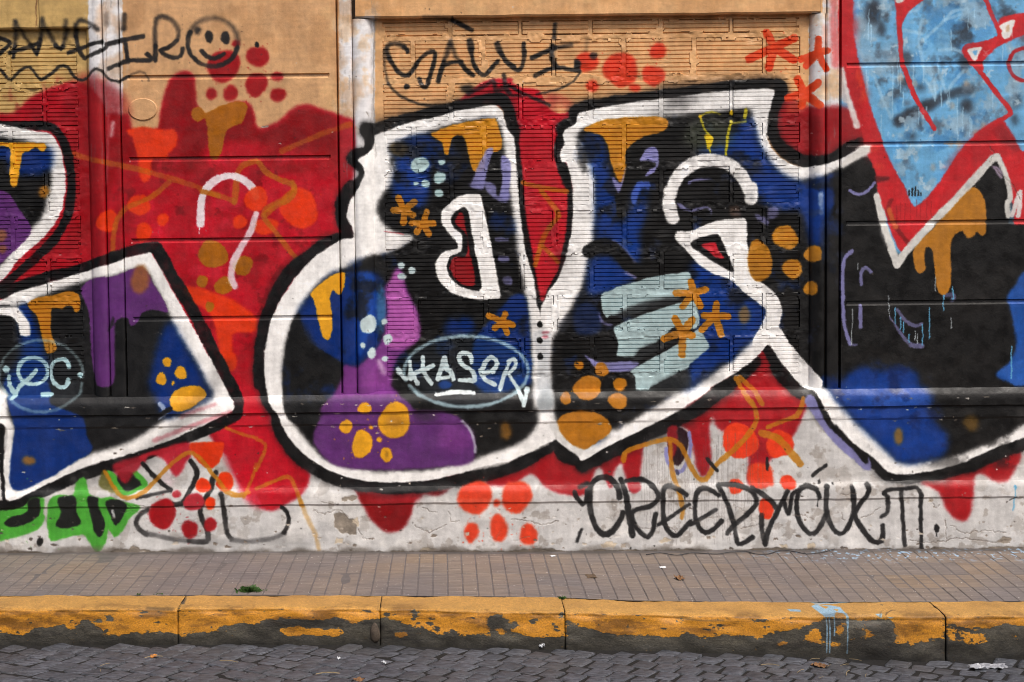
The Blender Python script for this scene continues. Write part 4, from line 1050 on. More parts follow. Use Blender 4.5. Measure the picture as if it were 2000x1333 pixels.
def wall_material():
    N = NT('painted_wall')
    pos = N.n('NewGeometry').outputs['Position']
    sep = N.n('SeparateXYZ'); N.l(pos, sep.inputs[0])
    u = N.math('MULTIPLY', N.math('SUBTRACT', sep.outputs[0], CX0), 1 / (CX1 - CX0))
    v = N.math('MULTIPLY', N.math('SUBTRACT', sep.outputs[2], CZ0), 1 / (CZ1 - CZ0))
    uv = N.n('CombineXYZ'); N.l(u, uv.inputs[0]); N.l(v, uv.inputs[1])
    ti = N.n('TexImage', image=img_paint, extension='EXTEND', interpolation='Linear'); N.l(uv.outputs[0], ti.inputs[0])
    th = N.n('TexImage', image=img_relief, extension='EXTEND', interpolation='Linear'); N.l(uv.outputs[0], th.inputs[0])
    col = ti.outputs[0]
    streak = N.noise(N.scaled(pos, (9.0, 9.0, 1.2)), 3.0, 5, 0.6)
    col = N.mix(1.0, col, N.rampcol(streak, 0.3, 0.75, 0.86, 1.04) if hasattr(N, 'rampcol') else col, 'MIX') if False else col
    fac = N.ramp(streak, 0.3, 0.72, 0.90, 1.03)
    cg = N.n('CombineXYZ'); [N.l(fac, cg.inputs[i]) for i in range(3)]
    col = N.mix(1.0, col, cg.outputs[0], 'MULTIPLY')
    speck = N.ramp(N.noise(pos, 190, 3, 0.7), 0.66, 0.74, 0.0, 0.35)
    col = N.mix(speck, col, N.rgb((0.10, 0.085, 0.07)))
    N.l(col, N.b.inputs['Base Color'])
    N.l(N.ramp(N.noise(pos, 14, 4), 0.3, 0.7, 0.36, 0.58), N.b.inputs['Roughness'])
    N.b.inputs['Specular IOR Level'].default_value = 0.34
    b1 = N.bump(th.outputs[0], 0.8, 0.006)
    b2 = N.bump(N.noise(pos, 38, 5, 0.6, 0.4), 0.30, 0.0035, b1)
    b3 = N.bump(N.noise(pos, 240, 3, 0.6), 0.35, 0.0015, b2)
    N.l(b3, N.b.inputs['Normal'])
    return N.m
M_WALL = wall_material()

def simple(name, c, rough=0.7, nscale=20, var=0.3, bump=0.004, rnd=0.0, spec=0.4, c2=None):
    N = NT(name)
    tc = N.n('TexCoord').outputs['Object']
    oi = N.n('ObjectInfo')
    base = N.rgb(c); dark = N.rgb(c2 or tuple(x * (1 - var) for x in c))
    geo = N.n('NewGeometry').outputs['Position']
    f = N.ramp(N.noise(geo, nscale, 5, 0.6), 0.32, 0.68)
    col = N.mix(f, dark, base)
    if rnd:
        k = N.ramp(oi.outputs['Random'], 0, 1, 1 - rnd, 1 + rnd)
        cg = N.n('CombineXYZ'); [N.l(k, cg.inputs[i]) for i in range(3)]
        col = N.mix(1.0, col, cg.outputs[0], 'MULTIPLY')
    N.l(col, N.b.inputs['Base Color'])
    N.b.inputs['Roughness'].default_value = rough
    N.b.inputs['Specular IOR Level'].default_value = spec
    if bump:
        N.l(N.bump(N.noise(geo, nscale * 6, 4, 0.65), 0.6, bump), N.b.inputs['Normal'])
    return N.m

# ------------------------------------------------------------------ the wall
wall = empty('graffiti_wall', (0, 0, 0))
wall['kind'] = 'thing'
tag(wall, 'old street wall of plaster piers and hollow-brick infill covered in colourful graffiti', 'wall')

def wx(px, y, py=400): return at_y(px, py, y).x
def wz(px, py, y): return at_y(px, py, y).z
ZTOP = 3.35
XL, XR = -3.6, 4.2
z_ledge = wz(870, 762, Y_BRICK)

def height_grid(name, xs, zs, yf, parent, mat=M_WALL, smooth=True):
    """a sheet facing the street: depth yf(x, z) at every node"""
    V = [(x, yf(x, z), z) for z in zs for x in xs]
    me = new_mesh(name, V, grid_faces(len(zs), len(xs)), smooth)
    me.set_sharp_from_angle(angle=R(24))
    return add(name, me, mat, parent)

def steps(a, b, d):
    n = max(1, int(round((b - a) / d)))
    return [a + (b - a) * i / n for i in range(n + 1)]

def merge(vals, extra, tol):
    out = sorted(set(extra))
    for v in vals:
        if all(abs(v - e) > tol for e in extra):
            out.append(v)
    return sorted(out)

# piers: plaster faces with rusticated joints, and their returns
def pier(x0, x1, ga, gb, tops, ref):
    gz = []
    for t in tops:
        zt = wz(ref, t, 0.0)
        gz.append((zt, zt - 0.024))
    ex, ez = [x0, x0 + .004, x1 - .004, x1], [z_ledge - .02, ZTOP]
    for g in (ga, gb):
        if x0 < g < x1: ex += [g - .004, g + .004]
    for a, b in gz:
        ez += [a, a - .003, b + .007, b - .001]
    xs = merge(steps(x0, x1, .03), ex, .012)
    zs = merge(steps(ez[0], ZTOP, .03), ez, .008)
    def yf(x, z):
        y = 0.0018 * fn(x, z, 2.0, 3.0) + 0.0009 * fn(x, z, 5.0, 14.0)
        if x <= x0 + 1e-5 or x >= x1 - 1e-5:
            return 0.05
        if x <= x0 + .0041 or x >= x1 - .0041:
            y += 0.0015
        if ga < x < gb:
            for a, b in gz:
                if b + .0005 < z < a - .0005:
                    y += 0.011 if z < a - .003 else 0.0095
                    if z < b + .0075: y -= 0.0035
        return y
    return height_grid('pier_face', xs, zs, yf, wall)
P1 = (wx(240, 0), wx(662, 0)); P2 = (wx(1642, 0), XR)
pier(P1[0], P1[1], wx(256, 0), wx(646, 0), (-14, 145, 305, 464, 617), 450)
pier(P2[0], P2[1], wx(1654, 0), XR + 1, (-34, 121, 276, 430, 586), 1820)
cover = []
c0 = at_y(279, 214, 0)
bm = bmesh.new()
for rr, yy in ((0.072, 0.002), (0.070, -0.004), (0.066, -0.0065)):
    ring = [bm.verts.new((c0.x + rr * math.cos(t), yy, c0.z + rr * 0.76 * math.sin(t))) for t in np.linspace(0, 2 * math.pi, 33)[:-1]]
    if cover:
        for i in range(32):
            bm.faces.new((cover[i], cover[(i + 1) % 32], ring[(i + 1) % 32], ring[i]))
    cover = ring
bm.faces.new(cover)
bmesh.ops.recalc_face_normals(bm, faces=bm.faces)
me = bpy.data.meshes.new('cover_plate'); bm.to_mesh(me); bm.free()
add('cover_plate', me, M_WALL, wall)

# strips and half-round shafts beside the piers
def strip(x0, x1, ztop, side):
    """flat strip, its edge next to the pier in line with it"""
    xs = merge(steps(x0, x1, .012), [x0, x0 + .006, x1 - .006, x1], .005)
    zs = steps(z_ledge - .02, ztop, .03)
    def yf(x, z):
        y = 0.007 + 0.0016 * fn(x, z, 7.0, 6.0) + 0.0012 * fn(x, z, 1.0, 25.0)
        if x <= x0 + 1e-6 or x >= x1 - 1e-6: return 0.022
        if x <= x0 + .0061 or x >= x1 - .0061: return y + .002
        return y
    height_grid('pilaster_strip', xs, zs, yf, wall)
def shaft(x0, x1, ztop, side):
    """side +1: the strip lies to its right"""
    cx, rx = (x0 + x1) / 2, (x1 - x0) / 2
    A = np.linspace(math.pi, 0, 19)
    zs = steps(z_ledge - .02, ztop, .03)
    V = []
    for z in zs:
        for t in A:
            k = 1 + 0.03 * fn(t, z * 2, 4.0, 1.6) + 0.02 * fn(t * 3, z * 9, 2.0, 1.5)
            V.append((cx + rx * math.cos(t) * min(1.0, k), (0.024 + (0.052 - 0.024) * ((1 - math.cos(t) * side) / 2)) - 0.034 * (math.sin(t) ** 0.8) * k + 0.004, z))
    add('pilaster_shaft', new_mesh('pilaster_shaft', V, grid_faces(len(zs), len(A)), True), M_WALL, wall)
g = 0.002
z_lin = wz(1140, 30, 0.0)
z_linL = wz(90, 55, 0.0)
strip(wx(208, .02), P1[0] - g, ZTOP, 1); shaft(wx(174, .03), wx(208, .02) - g, ZTOP, 1)
strip(P1[1] + g, wx(692, .02), ZTOP, -1); shaft(wx(692, .02) + g, wx(731, .03), z_lin - .004, -1)
xs2 = wx(1612, .02)
strip(xs2, P2[0] - g, ZTOP, 1); shaft(wx(1581, .03), xs2 - g, z_lin - .004, 1)

# solid backing added behind it all to block light through the gaps
V = [(XL, .085, -.2), (XR, .085, -.2), (XR, .085, ZTOP), (XL, .085, ZTOP), (XL, .35, -.2), (XR, .35, -.2), (XR, .35, ZTOP), (XL, .35, ZTOP)]
add('added_backing', new_mesh('added_backing', V, [(0, 1, 2, 3), (5, 4, 7, 6), (3, 2, 6, 7), (1, 5, 6, 2), (4, 0, 3, 7)]), simple('backing_brown', (.30, .22, .16), .9, 12), wall)
# lintel beams over the two openings
def lintel(x0, x1, z0, yface, crack_x=None):
    bm = bmesh.new()
    n = max(2, int((x1 - x0) / .05))
    prof = [(0.06, z0 + .001), (yface + .006, z0), (yface, z0 + .007)] + [(yface, z) for z in steps(z0 + .05, ZTOP, .08)]
    rows = []
    for (y, z) in prof:
        rows.append([bm.verts.new((x0 + (x1 - x0) * i / n, y + (0.0025 * fn(i * .3, z, 1, 1.0) if y < .05 else 0), z + (0.004 * fn(i * .35, 0, 3, 1.0) if z < z0 + .01 else 0))) for i in range(n + 1)])
    for a, b in zip(rows, rows[1:]):
        for i in range(n):
            bm.faces.new((a[i], a[i + 1], b[i + 1], b[i]))
    for s, e in ((0, 1), (n, -1)):
        back = [bm.verts.new((r[s].co.x, 0.06, r[s].co.z)) for r in rows[1:]]
        for j in range(len(back) - 1):
            q = (rows[j + 1][s], rows[j + 2][s], back[j + 1], back[j])
            bm.faces.new(q if s else q[::-1])
    bmesh.ops.recalc_face_normals(bm, faces=bm.faces)
    me = bpy.data.meshes.new('lintel'); bm.to_mesh(me); bm.free()
    me.polygons.foreach_set('use_smooth', [True] * len(me.polygons))
    me.set_sharp_from_angle(angle=R(30))
    o = add('lintel', me, M_WALL, wall)
    return o
lintel(wx(692, 0, 10) + .004, wx(1603, 0, 10), z_lin, 0.004)
height_grid('pilaster_strip', steps(wx(1603, 0, 10) + .002, xs2 - .0025, .01), steps(z_lin - .004, ZTOP, .04), lambda x, z: .008 + .0015 * fn(x, z, 7, 6), wall)
cxk = wx(75, .0, 30)
lintel(cxk + .0015, wx(190, 0, 30), z_linL, 0.010)
lintel(XL, cxk - .0015, z_linL, 0.012)

# brick infill: rough mortar sheet with every hollow brick set into it
course = [wz(870, p, Y_BRICK) for p in (74.5, 157.5, 240, 324, 407, 490, 573, 656, 739)]
ch = (course[0] - course[-1]) / 8
rows_z = [(course[0] + ch * (1 - i), course[0] - ch * i) for i in range(9)]       # (top, bottom) joint centres
MOD = 136.0 / 2800 * (7 + Y_BRICK)
JH, JV = 0.026, 0.022

def brick_mesh(w, h, seed):
    """hollow tile: nine horizontal flutes, worn edges"""
    r = random.Random(seed)
    nf = max(2, int(round(h / 0.0195)))
    pitch = h / nf
    prof = [(0.03, 0.0), (0.004, 0.0), (0.0, 0.003)]
    for i in range(nf):
        z = i * pitch
        if i: prof += [(0.0044, z - .0016), (0.0044, z + .0000), (0.0, z + .0042)]
        if i < nf - 1: prof.append((0.0 + r.uniform(-.0004, .0004), z + pitch - .0026))
    prof += [(0.0, h - .003), (0.004, h), (0.03, h)]
    nx = max(3, int(w / .042))
    xs = [-w / 2, -w / 2 + .004] + [-w / 2 + w * i / nx for i in range(1, nx)] + [w / 2 - .004, w / 2]
    V = []
    off = r.uniform(0, 90)
    for (y, z) in prof:
        for i, x in enumerate(xs):
            e = 0.0025 if i in (0, len(xs) - 1) else 0.0
            j = 0.0016 * fn(x, z, off, 16.0) if y < .02 else 0
            # chipped flutes here and there
            chip = max(0.0, fn(x * 1.4, z * .6, off + 40, 15.0) - 0.42) * 0.022 if y < .004 else 0
            V.append((x, y + e + j + chip, z + 0.0008 * fn(x, z, off + 9, 12.0)))
    F_ = grid_faces(len(prof), len(xs))
    nxs = len(xs); last = len(prof) - 1
    me = new_mesh('brick', V, F_, False)
    return me

full_cache, full_n = {}, {}
def fetch(w, h):
    key = (round(w, 3), round(h, 3))
    if key not in full_cache:
        full_cache[key] = []
    k = full_n.get(key, 0); full_n[key] = k + 1
    if len(full_cache[key]) < 7:
        me = brick_mesh(w, h, hash(key) % 999 + len(full_cache[key]) * 13)
        me.materials.append(M_WALL)
        full_cache[key].append(me)
        return me
    return full_cache[key][(k * 5 + k // 3) % 7]

def infill(xa, xb, xm0, xm1, ztop, phases, zrows, name):
    """xa..xb the opening, xm0..xm1 where the bricks begin and end"""
    spots = []
    for ri, (zt, zb) in enumerate(zrows):
        zt2 = min(zt, ztop - .02)
        z0, z1 = zb + JH / 2, zt2 - (JH / 2 if zt2 == zt else 0.0)
        if z1 - z0 < .03: continue
        j0 = phases[ri % 2]
        k = math.floor((xm0 - j0) / MOD)
        while j0 + k * MOD < xm1:
            a = max(xm0, j0 + k * MOD + JV / 2); b = min(xm1, j0 + (k + 1) * MOD - JV / 2)
            k += 1
            if b - a < .05: continue
            spots.append((a, b, z0, z1))
    # mortar sheet
    xs = steps(xa, xb, .0065); zs = steps(z_ledge - .02, ztop + .03, .0065)
    inside = np.zeros((len(zs), len(xs)), np.float32)
    X = np.array(xs); Z = np.array(zs)
    for a, b, z0, z1 in spots:
        inside[np.ix_((Z > z0 + .001) & (Z < z1 - .001), (X > a + .001) & (X < b - .001))] = 1
    def yf(x, z):
        i = min(len(xs) - 1, max(0, int(round((x - xa) / (xb - xa) * (len(xs) - 1)))))
        j = min(len(zs) - 1, max(0, int(round((z - zs[0]) / (zs[-1] - zs[0]) * (len(zs) - 1)))))
        n = fn(x, z, 3.3, 26.0) * .0032 + fn(x, z, 8.8, 9.0) * .0030 + fn(x, z, 1.3, 70.0) * .0020
        if inside[j, i]:
            # mortar squeezed over the edge of the brick in places
            sq = fn(x, z, 21.0, 12.0) + 0.6 * fn(x, z, 2.0, 40.0)
            near = inside[max(0, j - 2):j + 3, max(0, i - 2):i + 3].min() < .5
            return Y_BRICK - .0022 + n * .5 if (sq > .20 and near) else Y_BRICK + .018
        if x < xm0 or x > xm1 or z < zrows[-1][1] - .004:
            return Y_BRICK - .001 + n * .5
        return Y_BRICK - .0002 + n * 1.5
    o = height_grid(name, xs, zs, yf, wall)
    for a, b, z0, z1 in spots:
        w, h = b - a, z1 - z0
        if abs(w - (MOD - JV)) < .003: w = MOD - JV
        add('brick', fetch(w, round(h, 3)), None, o, ((a + b) / 2, Y_BRICK + random.uniform(-.002, .002), z0),
            (random.uniform(-.006, .006), random.uniform(-.004, .004), random.uniform(-.006, .006)))
    return o
jA = wx(1017, Y_BRICK, 200); jB = wx(1081, Y_BRICK, 110)
infill(wx(728, .04), wx(1584, .04), wx(752, Y_BRICK), wx(1561, Y_BRICK), z_lin + .0, (jA, jB), rows_z, 'brick_infill')
jC = wx(84, Y_BRICK, 110); jD = wx(18, Y_BRICK, 190)
# left bay starts lower: plaster to y=80
infill(XL, wx(177, .04), XL, wx(157, Y_BRICK), z_linL, (jD, jC), [(t, b) for t, b in rows_z][1:] if False else [(min(t, wz(90, 77, Y_BRICK)), b) for t, b in rows_z[1:]], 'brick_infill')

# base: moulding, dado and plinth, each a long run of profile
def run(name, prof, amp=1.0):
    pts = []
    for (p0, p1) in zip(prof, prof[1:]):
        L = math.hypot(p1[0] - p0[0], p1[1] - p0[1]); n = max(1, int(L / .016))
        for i in range(n):
            pts.append((p0[0] + (p1[0] - p0[0]) * i / n, p0[1] + (p1[1] - p0[1]) * i / n))
    pts.append(prof[-1])
    xs = steps(XL, XR, .022)
    V = []
    for (y, z) in pts:
        for x in xs:
            d = 0.0030 * fn(x, z, 4.0, 3.5) + 0.0022 * fn(x, z, 6.0, 13.0) + 0.0012 * fn(x, z, 9.0, 34.0)
            e = 0.0028 * fn(x, y * 4, 2.0, 4.0) + 0.0016 * fn(x, 0, 3.0, 17.0)
            V.append((x, y + d * amp, z + e * amp))
    me = new_mesh(name, V, grid_faces(len(pts), len(xs), True), True)
    me.set_sharp_from_angle(angle=R(24))
    return add(name, me, M_WALL, wall)
def zz(py, y): return wz(870, py, y)
mz = [(0.052, zz(762, .05)), (0.0, zz(769, 0)), (-.014, zz(779, -.015)), (-.019, zz(784, -.02)), (-.022, zz(803, -.022)), (-.012, zz(806, -.015)), (-.016, zz(826, -.016)), (-.012, zz(830, -.012))]
run('base_moulding', mz)
run('dado', [mz[-1], (-.013, zz(944, -.013)), (-.017, zz(950, -.02))], 1.2)
run('plinth', [(-.017, zz(950, -.02)), (-.027, zz(958, -.03)), (-.031, zz(963, -.03)), (-.033, zz(982, -.03)), (-.027, zz(986, -.03)), (-.031, zz(1040, -.03)), (-.036, zz(1079, -.04)), (-.040, -.18)], 1.6)

# ------------------------------------------------------------------ unseen house behind the camera, added to shade the low sky
opp = empty('added_house_opposite', (0, -17, -.1))
tag(opp, 'unseen two-storey house added across the street to shade the low sky', 'house')
M_REND = simple('grey_render', (.20, .185, .165), .9, 3, .3, .01)
M_PANE = simple('window_glass', (.02, .025, .03), .12, 3, .2, 0, spec=.5)
M_WOOD = simple('dark_wood', (.07, .045, .03), .7, 14, .4, .004)
HX0, HX1, HZ = -16.0, 16.0, 7.2
opens = [(x, 1.0, 1.3, 1.6) for x in (-13, -8.5, -4, 4.5, 9, 13.2)] + [(x, 4.4, 1.2, 1.7) for x in (-13, -8.5, -4, .4, 4.5, 9, 13.2)] + [(.4, .02, 1.2, 2.4)]
ex = sorted({HX0, HX1} | {o[0] - o[2] / 2 for o in opens} | {o[0] + o[2] / 2 for o in opens})
ez = sorted({0.0, HZ} | {o[1] for o in opens} | {o[1] + o[3] for o in opens})
V, Fh = [], []
def quad(*p):
    b = len(V); V.extend(p); Fh.append((b, b + 1, b + 2, b + 3))
for xa, xb in zip(ex, ex[1:]):
    for za, zb in zip(ez, ez[1:]):
        xm, zm = (xa + xb) / 2, (za + zb) / 2
        if any(abs(xm - o[0]) < o[2] / 2 and o[1] < zm < o[1] + o[3] for o in opens): continue
        quad((xb, 0, za), (xa, 0, za), (xa, 0, zb), (xb, 0, zb))
for (x, z, w, h) in opens:
    l, r_ = x - w / 2, x + w / 2
    quad((l, 0, z), (l, -.2, z), (l, -.2, z + h), (l, 0, z + h)); quad((r_, -.2, z), (r_, 0, z), (r_, 0, z + h), (r_, -.2, z + h))
    quad((l, 0, z), (r_, 0, z), (r_, -.2, z), (l, -.2, z)); quad((l, -.2, z + h), (r_, -.2, z + h), (r_, 0, z + h), (l, 0, z + h))
quad((HX0, 0, HZ), (HX1, 0, HZ), (HX1, -6, HZ), (HX0, -6, HZ)); quad((HX0, 0, 0), (HX0, 0, HZ), (HX0, -6, HZ), (HX0, -6, 0)); quad((HX1, 0, 0), (HX1, -6, 0), (HX1, -6, HZ), (HX1, 0, HZ))
add('front_wall', new_mesh('front_wall', V, Fh), M_REND, opp)
def box_mesh(name, x0, x1, y0, y1, z0, z1):
    return new_mesh(name, [(x0, y0, z0), (x1, y0, z0), (x1, y1, z0), (x0, y1, z0), (x0, y0, z1), (x1, y0, z1), (x1, y1, z1), (x0, y1, z1)], [(0, 3, 2, 1), (4, 5, 6, 7), (0, 1, 5, 4), (1, 2, 6, 5), (2, 3, 7, 6), (3, 0, 4, 7)])
for (x, z, w, h) in opens:
    if z < .5:
        add('door', box_mesh('door', x - w / 2, x + w / 2, -.2, -.15, z, z + h), M_WOOD, opp)
        continue
    wdw = add('window', box_mesh('window', x - w / 2, x + w / 2, -.2, -.17, z, z + h), M_PANE, opp)
    add('frame', box_mesh('frame', x - .03, x + .03, -.168, -.14, z, z + h), M_WOOD, wdw)
    add('sill', box_mesh('sill', x - w / 2 - .1, x + w / 2 + .1, .002, .08, z - .08, z - .003), M_REND, wdw)
add('cornice', box_mesh('cornice', HX0, HX1, .003, .25, HZ - .3, HZ - .05), M_REND, opp)

# ------------------------------------------------------------------ pavement, kerb, road
PXK = [-1200, -40, 350, 500, 742, 1000, 1103, 1250, 1500, 1847, 2040, 3200]
PY_IN = [1166, 1165, 1164, 1164, 1165, 1166, 1168, 1174, 1177, 1176, 1175, 1172]
PY_TOP = [1190, 1189, 1188, 1186, 1188, 1194, 1195, 1198, 1204, 1203, 1201, 1198]
PY_BOT = [1256, 1256, 1256, 1256, 1257, 1262, 1265, 1268, 1276, 1291, 1279, 1279]
Y_KI = at_z(500, 1164, -0.012).y                 # inner edge of the kerb
Y_KF = at_z(500, 1186, -0.014).y                 # its street face
def kx(px, y, py=1190): return at_y(px, py, y).x
KX = [kx(p, Y_KF) for p in PXK]
ZK_IN = [at_y(p, q, Y_KI).z for p, q in zip(PXK, PY_IN)]
ZK_TOP = [at_y(p, q, Y_KF).z for p, q in zip(PXK, PY_TOP)]
ZK_BOT = [at_y(p, q, Y_KF).z for p, q in zip(PXK, PY_BOT)]
def smooth_interp(x, xs, ys):
    return float(np.interp(x, xs, ys))
def z_in(x): return smooth_interp(x, KX, ZK_IN)
def z_top(x): return smooth_interp(x, KX, ZK_TOP)
def z_bot(x):
    return (smooth_interp(x - .12, KX, ZK_BOT) + smooth_interp(x, KX, ZK_BOT) + smooth_interp(x + .12, KX, ZK_BOT)) / 3
WB = [(at_y(p, q, -.05).x, at_y(p, q, -.05).z) for p, q in ((-1200, 1085), (0, 1082), (500, 1079), (1000, 1080), (1500, 1076), (2000, 1073), (3200, 1066))]
def z_wall(x): return float(np.interp(x, [a for a, b in WB], [b for a, b in WB]))
def z_pav(x, y):
    t = (y - Y_KI) / (-.05 - Y_KI)
    return z_in(x) + (z_wall(x) - z_in(x)) * t
def z_road(x, y):
    return z_bot(x) + 0.035 * min(2.5, Y_KF - y) + 0.006 * fn(x, y, 3, 1.3)

# pavement: mortar bed with fluted cement tiles
def pave_material(name, tile):
    N = NT(name)
    pos = N.n('NewGeometry').outputs['Position']
    oi = N.n('ObjectInfo').outputs['Random']
    a = N.mix(N.ramp(N.noise(pos, 1.3, 3), 0.38, 0.62), N.rgb(lin((110, 102, 99))), N.rgb(lin((124, 111, 100))))
    if not tile:
        a = N.rgb(lin((96, 90, 88)))
    else:
        a = N.mix(N.ramp(oi, 0.85, 1.0, 0, .3), a, N.rgb(lin((136, 110, 76))))
        a = N.mix(N.ramp(oi, 0.0, 0.25, .5, 0.0), a, N.rgb(lin((100, 95, 95))))
    st = N.ramp(N.noise(N.scaled(pos, (3.0, 26.0, 5.0)), 2.0, 5, .65), 0.34, 0.66, .80, 1.10)
    cg = N.n('CombineXYZ'); [N.l(st, cg.inputs[i]) for i in range(3)]
    a = N.mix(1.0, a, cg.outputs[0], 'MULTIPLY')
    a = N.mix(N.ramp(N.noise(pos, 55, 4, .7), .62, .72, 0, .6), a, N.rgb(lin((70, 64, 62))))
    a = N.mix(N.ramp(N.noise(N.scaled(pos, (1, .45, 1)), 120, 2, .5), .70, .74, 0, .75), a, N.rgb(lin((196, 190, 184))))
    sep = N.n('SeparateXYZ'); N.l(pos, sep.inputs[0])
    # paint specks fallen near the foot of the blue figure
    m = N.math('MULTIPLY', N.ramp(sep.outputs[0], 1.3, 1.9), N.ramp(sep.outputs[1], -.32, -.10))
    m = N.math('MULTIPLY', m, N.ramp(N.noise(N.scaled(pos, (1, .5, 1)), 46, 2, .6), .58, .62))
    a = N.mix(m, a, N.rgb(lin((150, 180, 205))))
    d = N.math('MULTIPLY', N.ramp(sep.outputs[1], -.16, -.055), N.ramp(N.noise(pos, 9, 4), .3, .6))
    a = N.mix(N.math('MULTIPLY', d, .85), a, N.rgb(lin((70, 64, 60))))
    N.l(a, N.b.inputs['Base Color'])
    N.b.inputs['Roughness'].default_value = .72
    N.l(N.bump(N.noise(pos, 130, 4, .6), .5, .0025), N.b.inputs['Normal'])
    return N.m
M_TILE, M_BED = pave_material('pavement_tile', True), pave_material('pavement_mortar', False)
xs = steps(XL, XR, .06); ys = steps(Y_KI + .001, .02, .06)
V = [(x, y, z_pav(x, y) + .0004 + .0005 * fn(x, y, 3, 9)) for y in ys for x in xs]
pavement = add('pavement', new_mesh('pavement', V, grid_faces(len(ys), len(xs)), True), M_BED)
tag(pavement, 'narrow pavement of worn brown fluted tiles at the foot of the graffiti wall', 'pavement', kind='structure')
TS = 0.2
def tile_mesh(w, d, seed):
    """three raised bars running towards the wall"""
    r = random.Random(seed)
    bm = bmesh.new()
    nb = max(1, int(round(w / (TS / 3))))
    bw = w / nb
    for i in range(nb):
        x0, x1 = i * bw + .0024, (i + 1) * bw - .0024
        cuts = [0, d] if r.random() < .45 else [0, d * .34, d * .67, d]
        for c0, c1 in zip(cuts, cuts[1:]):
            y0, y1 = c0 + .0022, c1 - .0022
            h = [r.uniform(-.0008, .0010) for _ in range(4)]
            bev = .0025
            lo = [bm.verts.new((x, y, -.006)) for x, y in ((x0, y0), (x1, y0), (x1, y1), (x0, y1))]
            md = [bm.verts.new((x, y, h[k])) for k, (x, y) in enumerate(((x0, y0), (x1, y0), (x1, y1), (x0, y1)))]
            hi = [bm.verts.new((x, y, h[k] + .002)) for k, (x, y) in enumerate(((x0 + bev, y0 + bev), (x1 - bev, y0 + bev), (x1 - bev, y1 - bev), (x0 + bev, y1 - bev)))]
            for A, B in ((lo, md), (md, hi)):
                for k in range(4):
                    bm.faces.new((A[k], A[(k + 1) % 4], B[(k + 1) % 4], B[k]))
            bm.faces.new(hi)
    bmesh.ops.recalc_face_normals(bm, faces=bm.faces)
    me = bpy.data.meshes.new('tile'); bm.to_mesh(me); bm.free()
    me.materials.append(M_TILE)
    return me
depth = -.058 - Y_KI - .004
nrow = int(depth / TS)
rows_y = [(Y_KI + .004 + i * TS, TS) for i in range(nrow)]
rest = depth - nrow * TS
if rest > .03: rows_y.append((Y_KI + .004 + nrow * TS, rest))
tcache = {}
x_first = wx(870, 0, 1100) - 0.2 * 16 + .01
for (y0, d) in rows_y:
    key = round(d, 3)
    tcache.setdefault(key, [tile_mesh(TS, d, 50 + k) for k in range(6)])
    for i in range(35):
        x0 = x_first + i * TS
        if x0 < -2.75 or x0 > 3.1: continue
        xc, yc = x0 + TS / 2, y0 + d / 2
        sx = (z_pav(x0 + TS, yc) - z_pav(x0, yc)) / TS
        sy = (z_pav(xc, y0 + d) - z_pav(xc, y0)) / d
        o = add('tile', random.choice(tcache[key]), None, pavement, (x0, y0, z_pav(x0, y0) + random.uniform(-.001, .0012)),
                (math.atan(sy) + random.uniform(-.004, .004), -math.atan(sx) + random.uniform(-.004, .004), random.uniform(-.004, .004)))

# kerb stones: painted granite; the paint is an image in (metres along, profile) computed here
KW, KH = 2400, 220                      # px -200 .. 2200 ; rows: 0..80 top face, 80..220 street face
def k_to(px, f):                        # f: 0..1 top, 1..2 face
    return (px + 200), (f * 80 if f <= 1 else 80 + (f - 1) * 140)
def d_face(pts):
    out = []
    for x, y in T(pts):
        a, b, c = np.interp(x, PXK, PY_TOP), np.interp(x, PXK, PY_BOT), np.interp(x, PXK, PY_IN)
        f = 1 + (y - a) / (b - a) if y > a else max(0, (y - c) / (a - c))
        out.append((x, f))
    return out
class KerbCanvas(Canvas):
    pass
KC = KerbCanvas(KW, KH, k_to, 21)
STONE, YK = (70, 66, 57), (196, 132, 32)
KC.fill([(-300, -1), (2500, -1), (2500, 3), (-300, 3)], STONE, 1, 1, 0, var=.35, wob=0)
bnd = d_face('D1 0,740 120,755 200,765 240,712 330,705 420,702 470,672 560,722 640,642 680,620 720,690 790,700 830,752 920,766 1020,740 1100,748 1200,735 1340,735 1380,762 1480,760 1560,740 1640,742 1720,692 1850,672 2000,672 D2 60,645 250,622 420,640 560,640 620,620 700,642 760,672 830,662 860,632 960,632 975,612 1050,632 1200,692 1280,690 1340,722 1380,742 1480,752 1540,702 1600,752 1680,752 1830,756 1790,642 1900,602 1960,652 D3 0,742 170,772 420,770 425,632 520,692 660,722 800,756 960,762 1150,766 1300,782 1330,742 1420,740 1480,792 1640,752 1740,772 1850,762 1920,802 D4 0,742 120,740 250,702 380,652 440,630 600,625 700,632 1000,632 980,822 1100,832 1200,830 1300,800 1375,790 1385,640 1420,660 1500,690 1600,700 1720,720 1800,690 1850,665 2000,690')
bnd = [(-300, 1.72)] + bnd + [(2500, 1.5)]
mask = np.zeros((KH, KW), np.float32)
def kmask(P, soft=0.8, sign=1):
    r = KC.cover(KC.pts(P), soft)
    if r:
        x0, y0, c = r
        if sign > 0: np.maximum(mask[y0:y0 + c.shape[0], x0:x0 + c.shape[1]], c, out=mask[y0:y0 + c.shape[0], x0:x0 + c.shape[1]])
        else: mask[y0:y0 + c.shape[0], x0:x0 + c.shape[1]] *= (1 - c)
kmask([(-300, -.1)] + bnd + [(2500, -.1)], 2.5)
